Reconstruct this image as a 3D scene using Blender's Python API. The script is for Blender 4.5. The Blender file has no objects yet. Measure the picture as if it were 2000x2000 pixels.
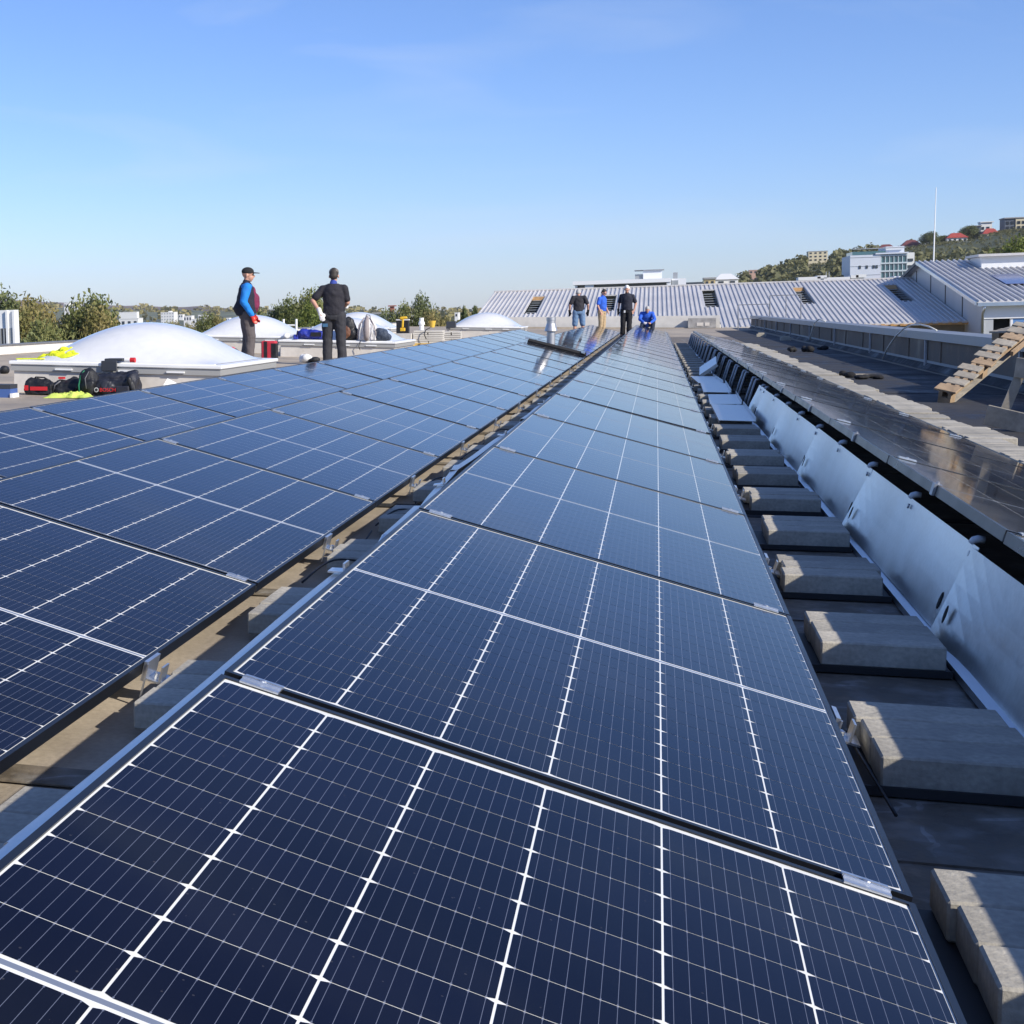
import bpy, bmesh, math, random
from mathutils import Vector, Matrix, Euler
R = math.radians
scene = bpy.context.scene
COL = scene.collection

# ------------------------------------------------------------------ camera
EYE = Vector((0.0, 0.0, 1.0239))
FPX, YAW, PITCH, ROLL, CX, CY = 2791.84, 0.2847, 0.09, -0.01, 464.62, 861.30
fwd = Vector((-math.sin(YAW)*math.cos(PITCH), math.cos(YAW)*math.cos(PITCH), -math.sin(PITCH)))
rt0 = Vector((math.cos(YAW), math.sin(YAW), 0)); up0 = rt0.cross(fwd)
rt = math.cos(ROLL)*rt0 + math.sin(ROLL)*up0
up = rt.cross(fwd)
cam_d = bpy.data.cameras.new('camera'); cam = bpy.data.objects.new('camera', cam_d); COL.objects.link(cam)
cam.matrix_world = Matrix(((rt.x, up.x, -fwd.x, EYE.x), (rt.y, up.y, -fwd.y, EYE.y), (rt.z, up.z, -fwd.z, EYE.z), (0, 0, 0, 1)))
cam_d.sensor_width = 36; cam_d.lens = 36*FPX/2000
cam_d.shift_x = (1000-CX)/2000; cam_d.shift_y = (CY-1000)/2000
cam_d.clip_start = 0.05; cam_d.clip_end = 30000
scene.camera = cam

# ------------------------------------------------------------------ sky, sun, exposure
SUN = Vector((1.0, -0.55, 0.685)).normalized()
w = bpy.data.worlds.new('World'); scene.world = w; w.use_nodes = True
wn, wl = w.node_tree.nodes, w.node_tree.links
sky = wn.new('ShaderNodeTexSky'); sky.sky_type = 'NISHITA'; sky.sun_disc = False
sky.sun_elevation = math.asin(SUN.z); sky.sun_rotation = math.atan2(SUN.x, SUN.y)
sky.altitude = 350; sky.air_density = 1.0; sky.dust_density = 0.42; sky.ozone_density = 6
tint = wn.new('ShaderNodeVectorMath'); tint.operation = 'MULTIPLY'; tint.inputs[1].default_value = (.925, .94, 1.15)
wl.new(sky.outputs[0], tint.inputs[0])
# thin cirrus veil: streaks of noise over the sky directions
wtc = wn.new('ShaderNodeTexCoord'); wmp = wn.new('ShaderNodeMapping'); wmp.inputs['Scale'].default_value = (2.2, 2.2, 14); wmp.inputs['Rotation'].default_value = (.10, .22, 0)
wl.new(wtc.outputs['Generated'], wmp.inputs[0])
wns = wn.new('ShaderNodeTexNoise'); wns.inputs['Scale'].default_value = 1.6; wns.inputs['Detail'].default_value = 5; wns.inputs['Distortion'].default_value = .6; wl.new(wmp.outputs[0], wns.inputs['Vector'])
wmr = wn.new('ShaderNodeMapRange'); wmr.inputs[1].default_value = .52; wmr.inputs[2].default_value = .80; wmr.inputs[3].default_value = 0; wmr.inputs[4].default_value = .30; wl.new(wns.outputs['Fac'], wmr.inputs[0])
wmx = wn.new('ShaderNodeMix'); wmx.data_type = 'RGBA'; wl.new(wmr.outputs[0], wmx.inputs[0]); wl.new(tint.outputs[0], wmx.inputs[6]); wmx.inputs[7].default_value = (4.6, 5.4, 6.6, 1)
wl.new(wmx.outputs[2], wn['Background'].inputs[0])
wn['Background'].inputs[1].default_value = 0.125
sun_d = bpy.data.lights.new('sun', 'SUN'); sun_d.energy = 4.9; sun_d.angle = R(0.53); sun_d.color = (1.0, 0.93, 0.82)
sun = bpy.data.objects.new('sun', sun_d); COL.objects.link(sun)
sun.rotation_euler = SUN.to_track_quat('Z', 'Y').to_euler(); sun.location = (20, -11, 14)
vs = scene.view_settings
vs.view_transform = 'Standard'; vs.look = 'None'; vs.gamma = 1; vs.use_curve_mapping = False; vs.exposure = 0.23
scene.cycles.max_bounces = 8; scene.cycles.glossy_bounces = 4; scene.cycles.diffuse_bounces = 3
scene.cycles.sample_clamp_indirect = 6

# ------------------------------------------------------------------ helpers
rng = random.Random(7)
def prop(o, label=None, cat=None, group=None, kind=None):
    if label: o['label'] = label
    if cat: o['category'] = cat
    if group: o['group'] = group
    if kind: o['kind'] = kind
    return o
def place(o, loc=None, rot=None, parent=None):
    if parent is not None: o.parent = parent
    if loc is not None: o.location = loc
    if rot is not None: o.rotation_euler = rot
    return o
def thing(name, label, cat, loc=(0, 0, 0), rot=(0, 0, 0), group=None):
    o = bpy.data.objects.new(name, None); COL.objects.link(o); o.empty_display_size = 0.1
    o.location = loc; o.rotation_euler = rot
    return prop(o, label, cat, group)
TILT = 0.02          # the roof deck leans this much against true level
GROT = (0, -TILT, 0)
RG = Matrix.Rotation(-TILT, 3, 'Y')
def G(x, y, z): return RG @ Vector((x, y, z)) + EYE      # true-level coordinates measured from the eye -> scene
def gthing(name, label, cat, x, y, z, rz=0, group=None):
    e = (RG @ Matrix.Rotation(rz, 3, 'Z')).to_euler()
    return thing(name, label, cat, G(x, y, z), e, group)
class MB:
    def __init__(s): s.v = []; s.f = []; s.m = []; s.uv = None
    def add(s, vs, fs, m=0):
        b = len(s.v); s.v += [tuple(v) for v in vs]
        for f in fs: s.f.append(tuple(i+b for i in f)); s.m.append(m)
        return s
    def box(s, x0, x1, y0, y1, z0, z1, m=0, mat=None):
        vs = [(x0,y0,z0),(x1,y0,z0),(x1,y1,z0),(x0,y1,z0),(x0,y0,z1),(x1,y0,z1),(x1,y1,z1),(x0,y1,z1)]
        if mat is not None: vs = [mat @ Vector(v) for v in vs]
        return s.add(vs, [(0,3,2,1),(4,5,6,7),(0,1,5,4),(1,2,6,5),(2,3,7,6),(3,0,4,7)], m)
    def bar(s, p, q, wx, wz, m=0, up=(0, 0, 1)):
        p, q = Vector(p), Vector(q); d = (q-p); L = d.length; d.normalize()
        a = d.cross(Vector(up))
        if a.length < 1e-4: a = d.cross(Vector((1, 0, 0)))
        a.normalize(); b = a.cross(d)
        M_ = Matrix((( a.x, d.x, b.x, p.x), (a.y, d.y, b.y, p.y), (a.z, d.z, b.z, p.z), (0, 0, 0, 1)))
        return s.box(-wx/2, wx/2, 0, L, -wz/2, wz/2, m, M_)
    def tube(s, pts, rad, seg=8, m=0, caps=True):
        pts = [Vector(p) for p in pts]; n = len(pts)
        rads = rad if isinstance(rad, (list, tuple)) else [rad]*n
        rings = []; a = None
        for i, p in enumerate(pts):
            d = (pts[min(i+1, n-1)]-pts[max(i-1, 0)]).normalized()
            if a is None:
                a = d.cross(Vector((0, 0, 1)))
                if a.length < 1e-3: a = d.cross(Vector((0, 1, 0)))
            a = (a - d*a.dot(d)).normalized(); b = d.cross(a)
            rings.append([p + (a*math.cos(2*math.pi*k/seg)+b*math.sin(2*math.pi*k/seg))*rads[i] for k in range(seg)])
        vs = [v for r in rings for v in r]; fs = []
        for i in range(n-1):
            for k in range(seg):
                k2 = (k+1) % seg; fs.append((i*seg+k, i*seg+k2, (i+1)*seg+k2, (i+1)*seg+k))
        if caps: fs += [tuple(range(seg))[::-1], tuple((n-1)*seg+k for k in range(seg))]
        return s.add(vs, fs, m)
    def lathe(s, prof, seg=20, m=0, mat=None, sx=1, sy=1):
        vs = []; n = len(prof)
        for r, z in prof:
            for k in range(seg):
                t = 2*math.pi*k/seg; v = Vector((r*math.cos(t)*sx, r*math.sin(t)*sy, z)); vs.append(mat @ v if mat is not None else v)
        fs = []
        for i in range(n-1):
            for k in range(seg):
                k2 = (k+1) % seg; fs.append((i*seg+k, i*seg+k2, (i+1)*seg+k2, (i+1)*seg+k))
        fs += [tuple(range(seg))[::-1], tuple((n-1)*seg+k for k in range(seg))]
        return s.add(vs, fs, m)
    def ell(s, c, r, m=0, rot=None, nu=14, nv=9):
        c = Vector(c); vs = []; fs = []
        rm = Euler(rot).to_matrix() if rot is not None else None
        for j in range(nv+1):
            ph = -math.pi/2 + math.pi*j/nv
            ph = max(-1.5, min(1.5, ph))
            for i in range(nu):
                t = 2*math.pi*i/nu
                v = Vector((r[0]*math.cos(ph)*math.cos(t), r[1]*math.cos(ph)*math.sin(t), r[2]*math.sin(ph)))
                vs.append(c + (rm @ v if rm else v))
        for j in range(nv):
            for i in range(nu):
                i2 = (i+1) % nu; fs.append((j*nu+i, j*nu+i2, (j+1)*nu+i2, (j+1)*nu+i))
        fs += [tuple(range(nu))[::-1], tuple(nv*nu+i for i in range(nu))]
        return s.add(vs, fs, m)
    def caps(s, p, q, r1, r2, m=0, seg=12):
        p, q = Vector(p), Vector(q); d = (q-p).normalized()
        pts = [p-d*r1*.94, p-d*r1*.7, p-d*r1*.3, p, p.lerp(q, .5), q, q+d*r2*.3, q+d*r2*.7, q+d*r2*.94]
        rr = [r1*.34, r1*.71, r1*.95, r1, (r1+r2)/2, r2, r2*.95, r2*.71, r2*.34]
        return s.tube(pts, rr, seg, m)
    def loft(s, rings, seg=18, m=0):
        vs = []; n = len(rings)
        for c, rx, ry in rings:
            for k in range(seg):
                t = 2*math.pi*k/seg; vs.append((c[0]+rx*math.cos(t), c[1]+ry*math.sin(t), c[2]))
        fs = []
        for i in range(n-1):
            for k in range(seg):
                k2 = (k+1) % seg; fs.append((i*seg+k, i*seg+k2, (i+1)*seg+k2, (i+1)*seg+k))
        fs += [tuple(range(seg))[::-1], tuple((n-1)*seg+k for k in range(seg))]
        return s.add(vs, fs, m)
    def prism(s, pts, vec, m=0):
        pts = [Vector(p) for p in pts]; n = len(pts); vec = Vector(vec)
        return s.add(pts + [p+vec for p in pts], [tuple(range(n))[::-1], tuple(range(n, 2*n))] + [(i, (i+1) % n, (i+1) % n+n, i+n) for i in range(n)], m)
    def mesh(s, name, mats, smooth=False):
        me = bpy.data.meshes.new(name); me.from_pydata(s.v, [], s.f)
        for mt in (mats if isinstance(mats, (list, tuple)) else [mats]): me.materials.append(mt)
        if any(s.m): me.polygons.foreach_set('material_index', s.m)
        if smooth: me.polygons.foreach_set('use_smooth', [True]*len(s.f))
        if s.uv:
            ul = me.uv_layers.new(name='UVMap'); ul.data.foreach_set('uv', s.uv)
        me.update()
        return me
    def build(s, name, mats, parent=None, loc=None, rot=None, smooth=False, bevel=0, seg=1):
        me = s.mesh(name, mats, smooth)
        if bevel or True:
            bm = bmesh.new(); bm.from_mesh(me); bmesh.ops.recalc_face_normals(bm, faces=bm.faces)
            if bevel: bmesh.ops.bevel(bm, geom=bm.edges[:], offset=bevel, segments=seg, profile=.5, affect='EDGES', clamp_overlap=True)
            bm.to_mesh(me); bm.free()
        return inst(name, me, parent, loc, rot)
def inst(name, me, parent=None, loc=None, rot=None):
    o = bpy.data.objects.new(name, me); COL.objects.link(o)
    return place(o, loc, rot, parent)
def fused(mb, voxel, smooth=3):
    """one continuous skin grown round overlapping closed shapes"""
    me = mb.mesh('tmp', []); bm = bmesh.new(); bm.from_mesh(me); bmesh.ops.recalc_face_normals(bm, faces=bm.faces); bm.to_mesh(me); bm.free()
    o = bpy.data.objects.new('tmp', me); COL.objects.link(o)
    r = o.modifiers.new('r', 'REMESH'); r.mode = 'VOXEL'; r.voxel_size = voxel; r.use_smooth_shade = True
    if smooth:
        sm = o.modifiers.new('s', 'SMOOTH'); sm.iterations = smooth; sm.factor = .5
    dg = bpy.context.evaluated_depsgraph_get()
    out = bpy.data.meshes.new_from_object(o.evaluated_get(dg))
    bpy.data.objects.remove(o); bpy.data.meshes.remove(me)
    out.polygons.foreach_set('use_smooth', [True]*len(out.polygons))
    return out
def text_mesh(body, size, mat, depth=.002):
    cu = bpy.data.curves.new('lettering', 'FONT'); cu.body = body; cu.size = size; cu.extrude = depth; cu.align_x = 'CENTER'
    o = bpy.data.objects.new('tmp', cu); COL.objects.link(o)
    dg = bpy.context.evaluated_depsgraph_get(); me = bpy.data.meshes.new_from_object(o.evaluated_get(dg))
    bpy.data.objects.remove(o); me.materials.clear(); me.materials.append(mat)
    return me
NTH = ['first','second','third','fourth','fifth','sixth','seventh','eighth','ninth','tenth','eleventh','twelfth','thirteenth','fourteenth','fifteenth','sixteenth','seventeenth','eighteenth','nineteenth','twentieth']
def nth(i):
    if i < 20: return NTH[i]
    t = ['twenty','thirty','forty','fifty'][(i+1)//10-2]; u = (i+1) % 10
    return (t+'-'+NTH[u-1]) if u else {'twenty':'twentieth','thirty':'thirtieth','forty':'fortieth','fifty':'fiftieth'}[t]

# ------------------------------------------------------------------ materials
def M(name, col, rough=.6, metal=0., nz=None, bump=None, spec=.5, coat=0, speck=None, trans=0):
    m = bpy.data.materials.new(name); m.use_nodes = True
    n, l = m.node_tree.nodes, m.node_tree.links; p = n['Principled BSDF']
    c = (*col, 1) if len(col) == 3 else col
    p.inputs['Base Color'].default_value = c; p.inputs['Roughness'].default_value = rough; p.inputs['Metallic'].default_value = metal
    p.inputs['Specular IOR Level'].default_value = spec; p.inputs['Coat Weight'].default_value = coat
    if trans: p.inputs['Transmission Weight'].default_value = trans
    tc = n.new('ShaderNodeTexCoord')
    if nz:
        out = None
        for sc, am in nz:
            t = n.new('ShaderNodeTexNoise'); t.inputs['Scale'].default_value = sc; t.inputs['Detail'].default_value = 6
            l.new(tc.outputs['Object'], t.inputs['Vector'])
            mr = n.new('ShaderNodeMapRange'); mr.inputs[1].default_value = .3; mr.inputs[2].default_value = .7
            mr.inputs[3].default_value = 1-am; mr.inputs[4].default_value = 1+am
            l.new(t.outputs['Fac'], mr.inputs[0])
            if out is None: out = mr.outputs[0]
            else:
                mu = n.new('ShaderNodeMath'); mu.operation = 'MULTIPLY'; l.new(out, mu.inputs[0]); l.new(mr.outputs[0], mu.inputs[1]); out = mu.outputs[0]
        v = n.new('ShaderNodeVectorMath'); v.operation = 'SCALE'; v.inputs[0].default_value = c[:3]; l.new(out, v.inputs['Scale'])
        l.new(v.outputs[0], p.inputs['Base Color'])
        if rough > .15:
            mr2 = n.new('ShaderNodeMath'); mr2.operation = 'MULTIPLY'; mr2.inputs[1].default_value = rough; l.new(out, mr2.inputs[0])
            mr2.use_clamp = True; l.new(mr2.outputs[0], p.inputs['Roughness'])
    if bump:
        t = n.new('ShaderNodeTexNoise'); t.inputs['Scale'].default_value = bump[0]; t.inputs['Detail'].default_value = 5
        l.new(tc.outputs['Object'], t.inputs['Vector'])
        b = n.new('ShaderNodeBump'); b.inputs['Strength'].default_value = bump[1]; b.inputs['Distance'].default_value = bump[2] if len(bump) > 2 else .01
        l.new(t.outputs['Fac'], b.inputs['Height']); l.new(b.outputs[0], p.inputs['Normal'])
    return m
def nodes(m): return m.node_tree.nodes, m.node_tree.links, m.node_tree.nodes['Principled BSDF']

black_frame = M('black anodised aluminium', (.008, .009, .012), .32, .0, spec=.6, nz=[(3, .2)])
backsheet_m = M('white backsheet under glass', (.80, .80, .755), .1, nz=[(6, .05)])
silver = M('clamp aluminium', (.72, .73, .74), .3, .9, nz=[(20, .1)])
ribbon_m = M('tinned ribbon', (.22, .25, .31), .14, .2)
rubber = M('black rubber', (.012, .012, .013), .7)
galv = M('galvanised sheet', (.62, .63, .64), .33, 1., nz=[(1.4, .07), (7, .05), (60, .06)], bump=(2.2, .04, .02))
galv_rail = M('galvanised rail', (.66, .69, .72), .3, 1., nz=[(3, .08)])
deflect_dark = M('weathered aluminium', (.5, .54, .6), .35, 1., nz=[(3, .1)])

# cells: dark silicon with fine bus wires, as printed on the wafer
cell_m = M('monocrystalline cell', (.0032, .0042, .0125), .085, spec=.23)
n, l, p = nodes(cell_m); p.inputs['Specular Tint'].default_value = (.45, .68, 1, 1)
uv = n.new('ShaderNodeTexCoord'); sp = n.new('ShaderNodeSeparateXYZ'); l.new(uv.outputs['UV'], sp.inputs[0])
def mth(n, l, op, a, b=None, c=None):
    x = n.new('ShaderNodeMath'); x.operation = op
    for i, q in enumerate((a, b, c)):
        if q is None: continue
        if isinstance(q, (int, float)): x.inputs[i].default_value = q
        else: l.new(q, x.inputs[i])
    return x.outputs[0]
fx = mth(n, l, 'ABSOLUTE', mth(n, l, 'SUBTRACT', mth(n, l, 'FRACT', mth(n, l, 'MULTIPLY', sp.outputs['X'], 9.0)), .5))
line = mth(n, l, 'LESS_THAN', fx, .017)
pad = mth(n, l, 'MULTIPLY', mth(n, l, 'LESS_THAN', fx, .055), mth(n, l, 'GREATER_THAN', mth(n, l, 'ABSOLUTE', mth(n, l, 'SUBTRACT', sp.outputs['Y'], .5)), .465))
msk = mth(n, l, 'MAXIMUM', line, pad)
mx = n.new('ShaderNodeMix'); mx.data_type = 'RGBA'; l.new(msk, mx.inputs[0])
oi = n.new('ShaderNodeObjectInfo'); nt = n.new('ShaderNodeTexNoise'); nt.inputs['Scale'].default_value = 1.3; gp = n.new('ShaderNodeNewGeometry'); l.new(gp.outputs['Position'], nt.inputs['Vector'])
sc = n.new('ShaderNodeMapRange'); sc.inputs[1].default_value = .3; sc.inputs[2].default_value = .7; sc.inputs[3].default_value = .75; sc.inputs[4].default_value = 1.3; l.new(nt.outputs['Fac'], sc.inputs[0])
sv = n.new('ShaderNodeVectorMath'); sv.operation = 'SCALE'; sv.inputs[0].default_value = (.0032, .0042, .0125); lot = mth(n, l, 'MULTIPLY', sc.outputs[0], mth(n, l, 'MULTIPLY_ADD', oi.outputs['Random'], .5, .75)); l.new(lot, sv.inputs['Scale'])
dus = n.new('ShaderNodeTexNoise'); dus.inputs['Scale'].default_value = .8; dus.inputs['Detail'].default_value = 9; dus.inputs['Roughness'].default_value = .7; l.new(gp.outputs['Position'], dus.inputs['Vector'])
dur = n.new('ShaderNodeMapRange'); dur.inputs[1].default_value = .42; dur.inputs[2].default_value = .75; dur.inputs[3].default_value = 0; dur.inputs[4].default_value = .016; l.new(dus.outputs['Fac'], dur.inputs[0])
vor = n.new('ShaderNodeTexVoronoi'); vor.inputs['Scale'].default_value = 34; l.new(gp.outputs['Position'], vor.inputs['Vector'])
spk = mth(n, l, 'MULTIPLY', mth(n, l, 'LESS_THAN', vor.outputs['Distance'], .055), .10)
dsum = mth(n, l, 'ADD', dur.outputs[0], spk)
dmx = n.new('ShaderNodeMix'); dmx.data_type = 'RGBA'; l.new(dsum, dmx.inputs[0]); l.new(sv.outputs[0], dmx.inputs[6]); dmx.inputs[7].default_value = (.30, .28, .25, 1)
l.new(dmx.outputs[2], mx.inputs[6]); mx.inputs[7].default_value = (.135, .15, .20, 1); l.new(mx.outputs[2], p.inputs['Base Color'])
# faint dust on the glass
dn = n.new('ShaderNodeTexNoise'); dn.inputs['Scale'].default_value = 2.5; dn.inputs['Detail'].default_value = 8; l.new(gp.outputs['Position'], dn.inputs['Vector'])
dr = n.new('ShaderNodeMapRange'); dr.inputs[1].default_value = .35; dr.inputs[2].default_value = .75; dr.inputs[3].default_value = .045; dr.inputs[4].default_value = .10; l.new(dn.outputs['Fac'], dr.inputs[0]); l.new(dr.outputs[0], p.inputs['Roughness'])

wv = n.new('ShaderNodeTexNoise'); wv.inputs['Scale'].default_value = 4.5; wv.inputs['Detail'].default_value = 2; l.new(gp.outputs['Position'], wv.inputs['Vector'])
wb = n.new('ShaderNodeBump'); wb.inputs['Strength'].default_value = .10; wb.inputs['Distance'].default_value = .0012; l.new(wv.outputs['Fac'], wb.inputs['Height']); l.new(wb.outputs[0], p.inputs['Normal'])   # roller waves of the glass
# ------------------------------------------------------------------ roof deck (setting)
deck_m = M('bitumen roof deck', (.36, .305, .235), .85, nz=[(.7, .25), (5, .12), (60, .12)], bump=(140, .25, .004))
n, l, p = nodes(deck_m)
shade_memb_m = M('shade darkened bitumen', (.026, .027, .031), .8, nz=[(.9, .4), (7, .25), (80, .2)], bump=(160, .35, .004))  # near-black tone holds the shade of the parapet lane
def deck_z(x): return .022*max(0., -4.2-x)
xs = [-13.6, -11, -9, -7, -5.5, -4.2, -2, 0, 2, 4.6]; ys = [-4+2.0*i for i in range(40)]
mb = MB(); vs = [(x, y, deck_z(x)) for x in xs for y in ys]; ny = len(ys)
fs = [(i*ny+j, (i+1)*ny+j, (i+1)*ny+j+1, i*ny+j+1) for i in range(len(xs)-1) for j in range(ny-1)]
mb.add(vs, fs)
mb.add([(xs[0], ys[0], deck_z(xs[0])), (xs[-1], ys[0], 0), (xs[-1], ys[0], -8), (xs[0], ys[0], -8)], [(0, 1, 2, 3)])
mb.add([(xs[0], ys[-1], deck_z(xs[0])), (xs[-1], ys[-1], 0), (xs[-1], ys[-1], -8), (xs[0], ys[-1], -8)], [(0, 1, 2, 3)])
for x in (xs[0], xs[-1]): mb.add([(x, ys[0], deck_z(x)), (x, ys[-1], deck_z(x)), (x, ys[-1], -8), (x, ys[0], -8)], [(0, 1, 2, 3)])
prop(mb.build('flat_roof', deck_m), kind='structure')
# dark lane sheets laid on the deck, parapet shade put into the outer one's colour, each lap a real step
prop(MB().box(2.46, 4.0, -3.5, 66, .001, .006).build('dark_lane_sheet', shade_memb_m), kind='structure')  # sheet coloured dark as shade where the low parapet's shadow falls short
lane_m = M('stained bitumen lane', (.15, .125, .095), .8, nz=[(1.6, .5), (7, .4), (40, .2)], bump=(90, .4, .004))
prop(MB().box(.30, 2.44, -3.5, 52, .001, .005).build('dark_lane_sheet', lane_m), kind='structure')
# drying rings and lime bloom on the lane felt
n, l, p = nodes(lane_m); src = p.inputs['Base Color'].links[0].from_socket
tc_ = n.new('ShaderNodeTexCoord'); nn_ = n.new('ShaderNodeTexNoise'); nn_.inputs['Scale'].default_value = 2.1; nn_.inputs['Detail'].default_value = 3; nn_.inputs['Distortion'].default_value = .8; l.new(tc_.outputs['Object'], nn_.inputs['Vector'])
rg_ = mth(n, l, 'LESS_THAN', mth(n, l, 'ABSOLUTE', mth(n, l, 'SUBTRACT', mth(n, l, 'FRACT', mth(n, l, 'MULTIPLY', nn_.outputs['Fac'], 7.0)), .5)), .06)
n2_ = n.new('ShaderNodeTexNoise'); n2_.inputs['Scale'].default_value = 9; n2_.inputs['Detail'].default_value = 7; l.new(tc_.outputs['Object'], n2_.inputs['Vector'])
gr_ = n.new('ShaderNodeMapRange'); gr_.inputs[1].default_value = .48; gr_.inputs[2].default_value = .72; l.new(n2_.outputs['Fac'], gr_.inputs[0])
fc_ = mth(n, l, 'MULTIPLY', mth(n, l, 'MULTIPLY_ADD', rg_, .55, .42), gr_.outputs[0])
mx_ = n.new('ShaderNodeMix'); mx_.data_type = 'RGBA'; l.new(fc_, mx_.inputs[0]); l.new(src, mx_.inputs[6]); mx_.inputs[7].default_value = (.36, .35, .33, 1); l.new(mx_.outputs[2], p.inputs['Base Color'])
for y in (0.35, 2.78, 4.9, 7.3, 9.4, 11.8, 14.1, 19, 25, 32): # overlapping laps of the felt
    prop(MB().box(-1.75, 2.43, y, y+.11, .0055, .0095).build('membrane_lap', lane_m if y != 7.3 else shade_memb_m), kind='structure')
for y in (8.2, 13.1, 18.0, 22.9, 28, 33, 39):
    prop(MB().box(2.47, 3.99, y, y+.12, .0065, .0105).build('membrane_lap', shade_memb_m), kind='structure')

# ------------------------------------------------------------------ solar panels
W_, LP, PITCHY = 1.134, 2.094, 2.114
TH = .2556
XB, ZHI, YB, DX, YA = -.7063, .4067, .1953, 1.6576, 2.4291
LIP = .011
mb = MB()
mb.box(0, LIP, 0, LP, -.035, 0).box(W_-LIP, W_, 0, LP, -.035, 0).box(LIP, W_-LIP, 0, LIP, -.035, 0).box(LIP, W_-LIP, LP-LIP, LP, -.035, 0)
mb.box(LIP, .03, LIP, LP-LIP, -.035, -.033).box(W_-.03, W_-LIP, LIP, LP-LIP, -.035, -.033)
FRAME = mb.mesh('frame', black_frame)
SHEET = MB().box(LIP, W_-LIP, LIP, LP-LIP, -.008, -.0030).mesh('laminate', backsheet_m)
CW, CHH, GX, GY, MID = .1812, .0904, .0035, .0016, .0235
x0c = (W_ - 6*CW - 5*GX)/2
rows_y = []
y = LIP + (LP-2*LIP - 22*CHH - 20*GY - MID)/2
for r in range(22):
    rows_y.append(y); y += CHH + (MID if r == 10 else GY)
def cell_shape():
    a, b = .0105, .0040
    return [(a, 0), (CW-a, 0), (CW, b), (CW, CHH-b), (CW-a, CHH), (a, CHH), (0, CHH-b), (0, b)]
cs = cell_shape()
mb = MB(); mb.add([(x, y, 0) for x, y in cs], [tuple(range(8))]); mb.uv = [c for x, y in cs for c in (x/CW, y/CHH)]
CELL = mb.mesh('solar_cell', cell_m)
mb = MB(); uvs = []
for c in range(6):
    for yy in rows_y:
        mb.add([(x0c+c*(CW+GX)+x, yy+y, -.0025) for x, y in cs], [tuple(range(8))]); uvs += [q for x, y in cs for q in (x/CW, y/CHH)]
mb.uv = uvs
CELLS = mb.mesh('solar_cells', cell_m)
ym = (rows_y[10]+CHH+rows_y[11])/2
RIB = MB().box(x0c, W_-x0c, ym-.0045, ym+.0045, -.003, -.0026).mesh('busbar_ribbon', ribbon_m)
mb = MB()
mb.box(0, .07, -.012, .032, 0, .0035).box(0, .07, .004, .007, .0035, .007).box(0, .07, .013, .016, .0035, .007)
mb.lathe([(.006, .0035), (.006, .009), (.003, .010)], 8, mat=Matrix.Translation((.035, .01, 0)))
CLAMP = mb.mesh('mid_clamp', silver)
SEAL = MB().box(0, W_, 0.001, .019, -.03, -.011).mesh('joint_seal', rubber)
mb = MB()
mb.box(0.002, .012, -.05, .05, -.05, .003).box(.012, .07, -.03, .05, -.052, -.047).box(.045, .05, -.03, .02, -.047, -.005).lathe([(.009, -.047), (.009, -.036), (.004, -.034)], 8, mat=Matrix.Translation((.03, .01, 0)))
mb.box(.012, .016, -.055, -.048, -.1, -.0)
FOOT = mb.mesh('edge_bracket', silver)
mb = MB().box(-.012, -.001, -.03, .03, -.05, .004).box(-.012, .02, -.03, .03, .004, .007).lathe([(.008, .007), (.008, .016), (.004, .018)], 8, mat=Matrix.Translation((.004, 0, 0)))
TOPCLIP = mb.mesh('top_bracket', M('dull clip', (.40, .41, .43), .45, .8))
for v_ in TOPCLIP.vertices: v_.co = (v_.co.x*.8, v_.co.y*.7, v_.co.z*.75)
SHAPE = MB().box(.01, .05, -.01, .03, -.04, -.03)
def panel(row, xhi, zhi, yj, lab, group, near=False, clip=False, last=False):
    t = thing('solar_panel', lab, 'solar panel', (xhi, yj+.01, zhi), (rng.gauss(0, .0007), TH+rng.gauss(0, .0009), rng.gauss(0, .0004)), group)
    inst('frame', FRAME, t); inst('laminate', SHEET, t); inst('busbar_ribbon', RIB, t)
    if near:
        for c in range(6):
            for yy in rows_y: inst('solar_cell', CELL, t, (x0c+c*(CW+GX), yy, -.0025))
    else: prop(inst('solar_cells', CELLS, t), kind='stuff')
    if not last:
        inst('mid_clamp', CLAMP, t, (.036, LP, 0)); inst('mid_clamp', CLAMP, t, (W_-.106, LP, 0)); inst('joint_seal', SEAL, t, (0, LP, 0))
    if row != 'C': inst('edge_bracket', FOOT, t, (W_, LP/2, 0))
    if clip: inst('top_bracket', TOPCLIP, t, (0, LP/2, 0))
    return t
for i in range(26):
    panel('B', XB, ZHI, YB+i*PITCHY, f'solar panel in the row straight ahead, {nth(i)} from the near end' if i else 'nearest solar panel, filling the bottom of the view', 'solar panels in the middle row', i < 3)
GAP = .40
for i in range(26):
    yj = YA+(i-1)*PITCHY + (GAP if i-1 >= 12 else 0)
    
    panel('A', XB-DX, ZHI, yj, f'solar panel in the row left of the gully, {nth(i)} from the near end', 'solar panels in the row left of the gully', i < 3, last=(i-1 == 11))
for i in range(19):
    panel('Z', XB-2*DX, ZHI, YA+(i+1)*PITCHY, f'solar panel in the outermost row beside the skylights, {nth(i)} from the near end', 'solar panels in the outermost row', False)
XC, ZC, YC = .948, .396, 4.39
for i in range(20):
    panel('C', XC, ZC, YC+(i-3)*PITCHY, f'dark reflecting solar panel beyond the metal deflectors, {nth(i)} from the near end', 'solar panels beyond the metal deflectors', False, clip=True)

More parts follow.
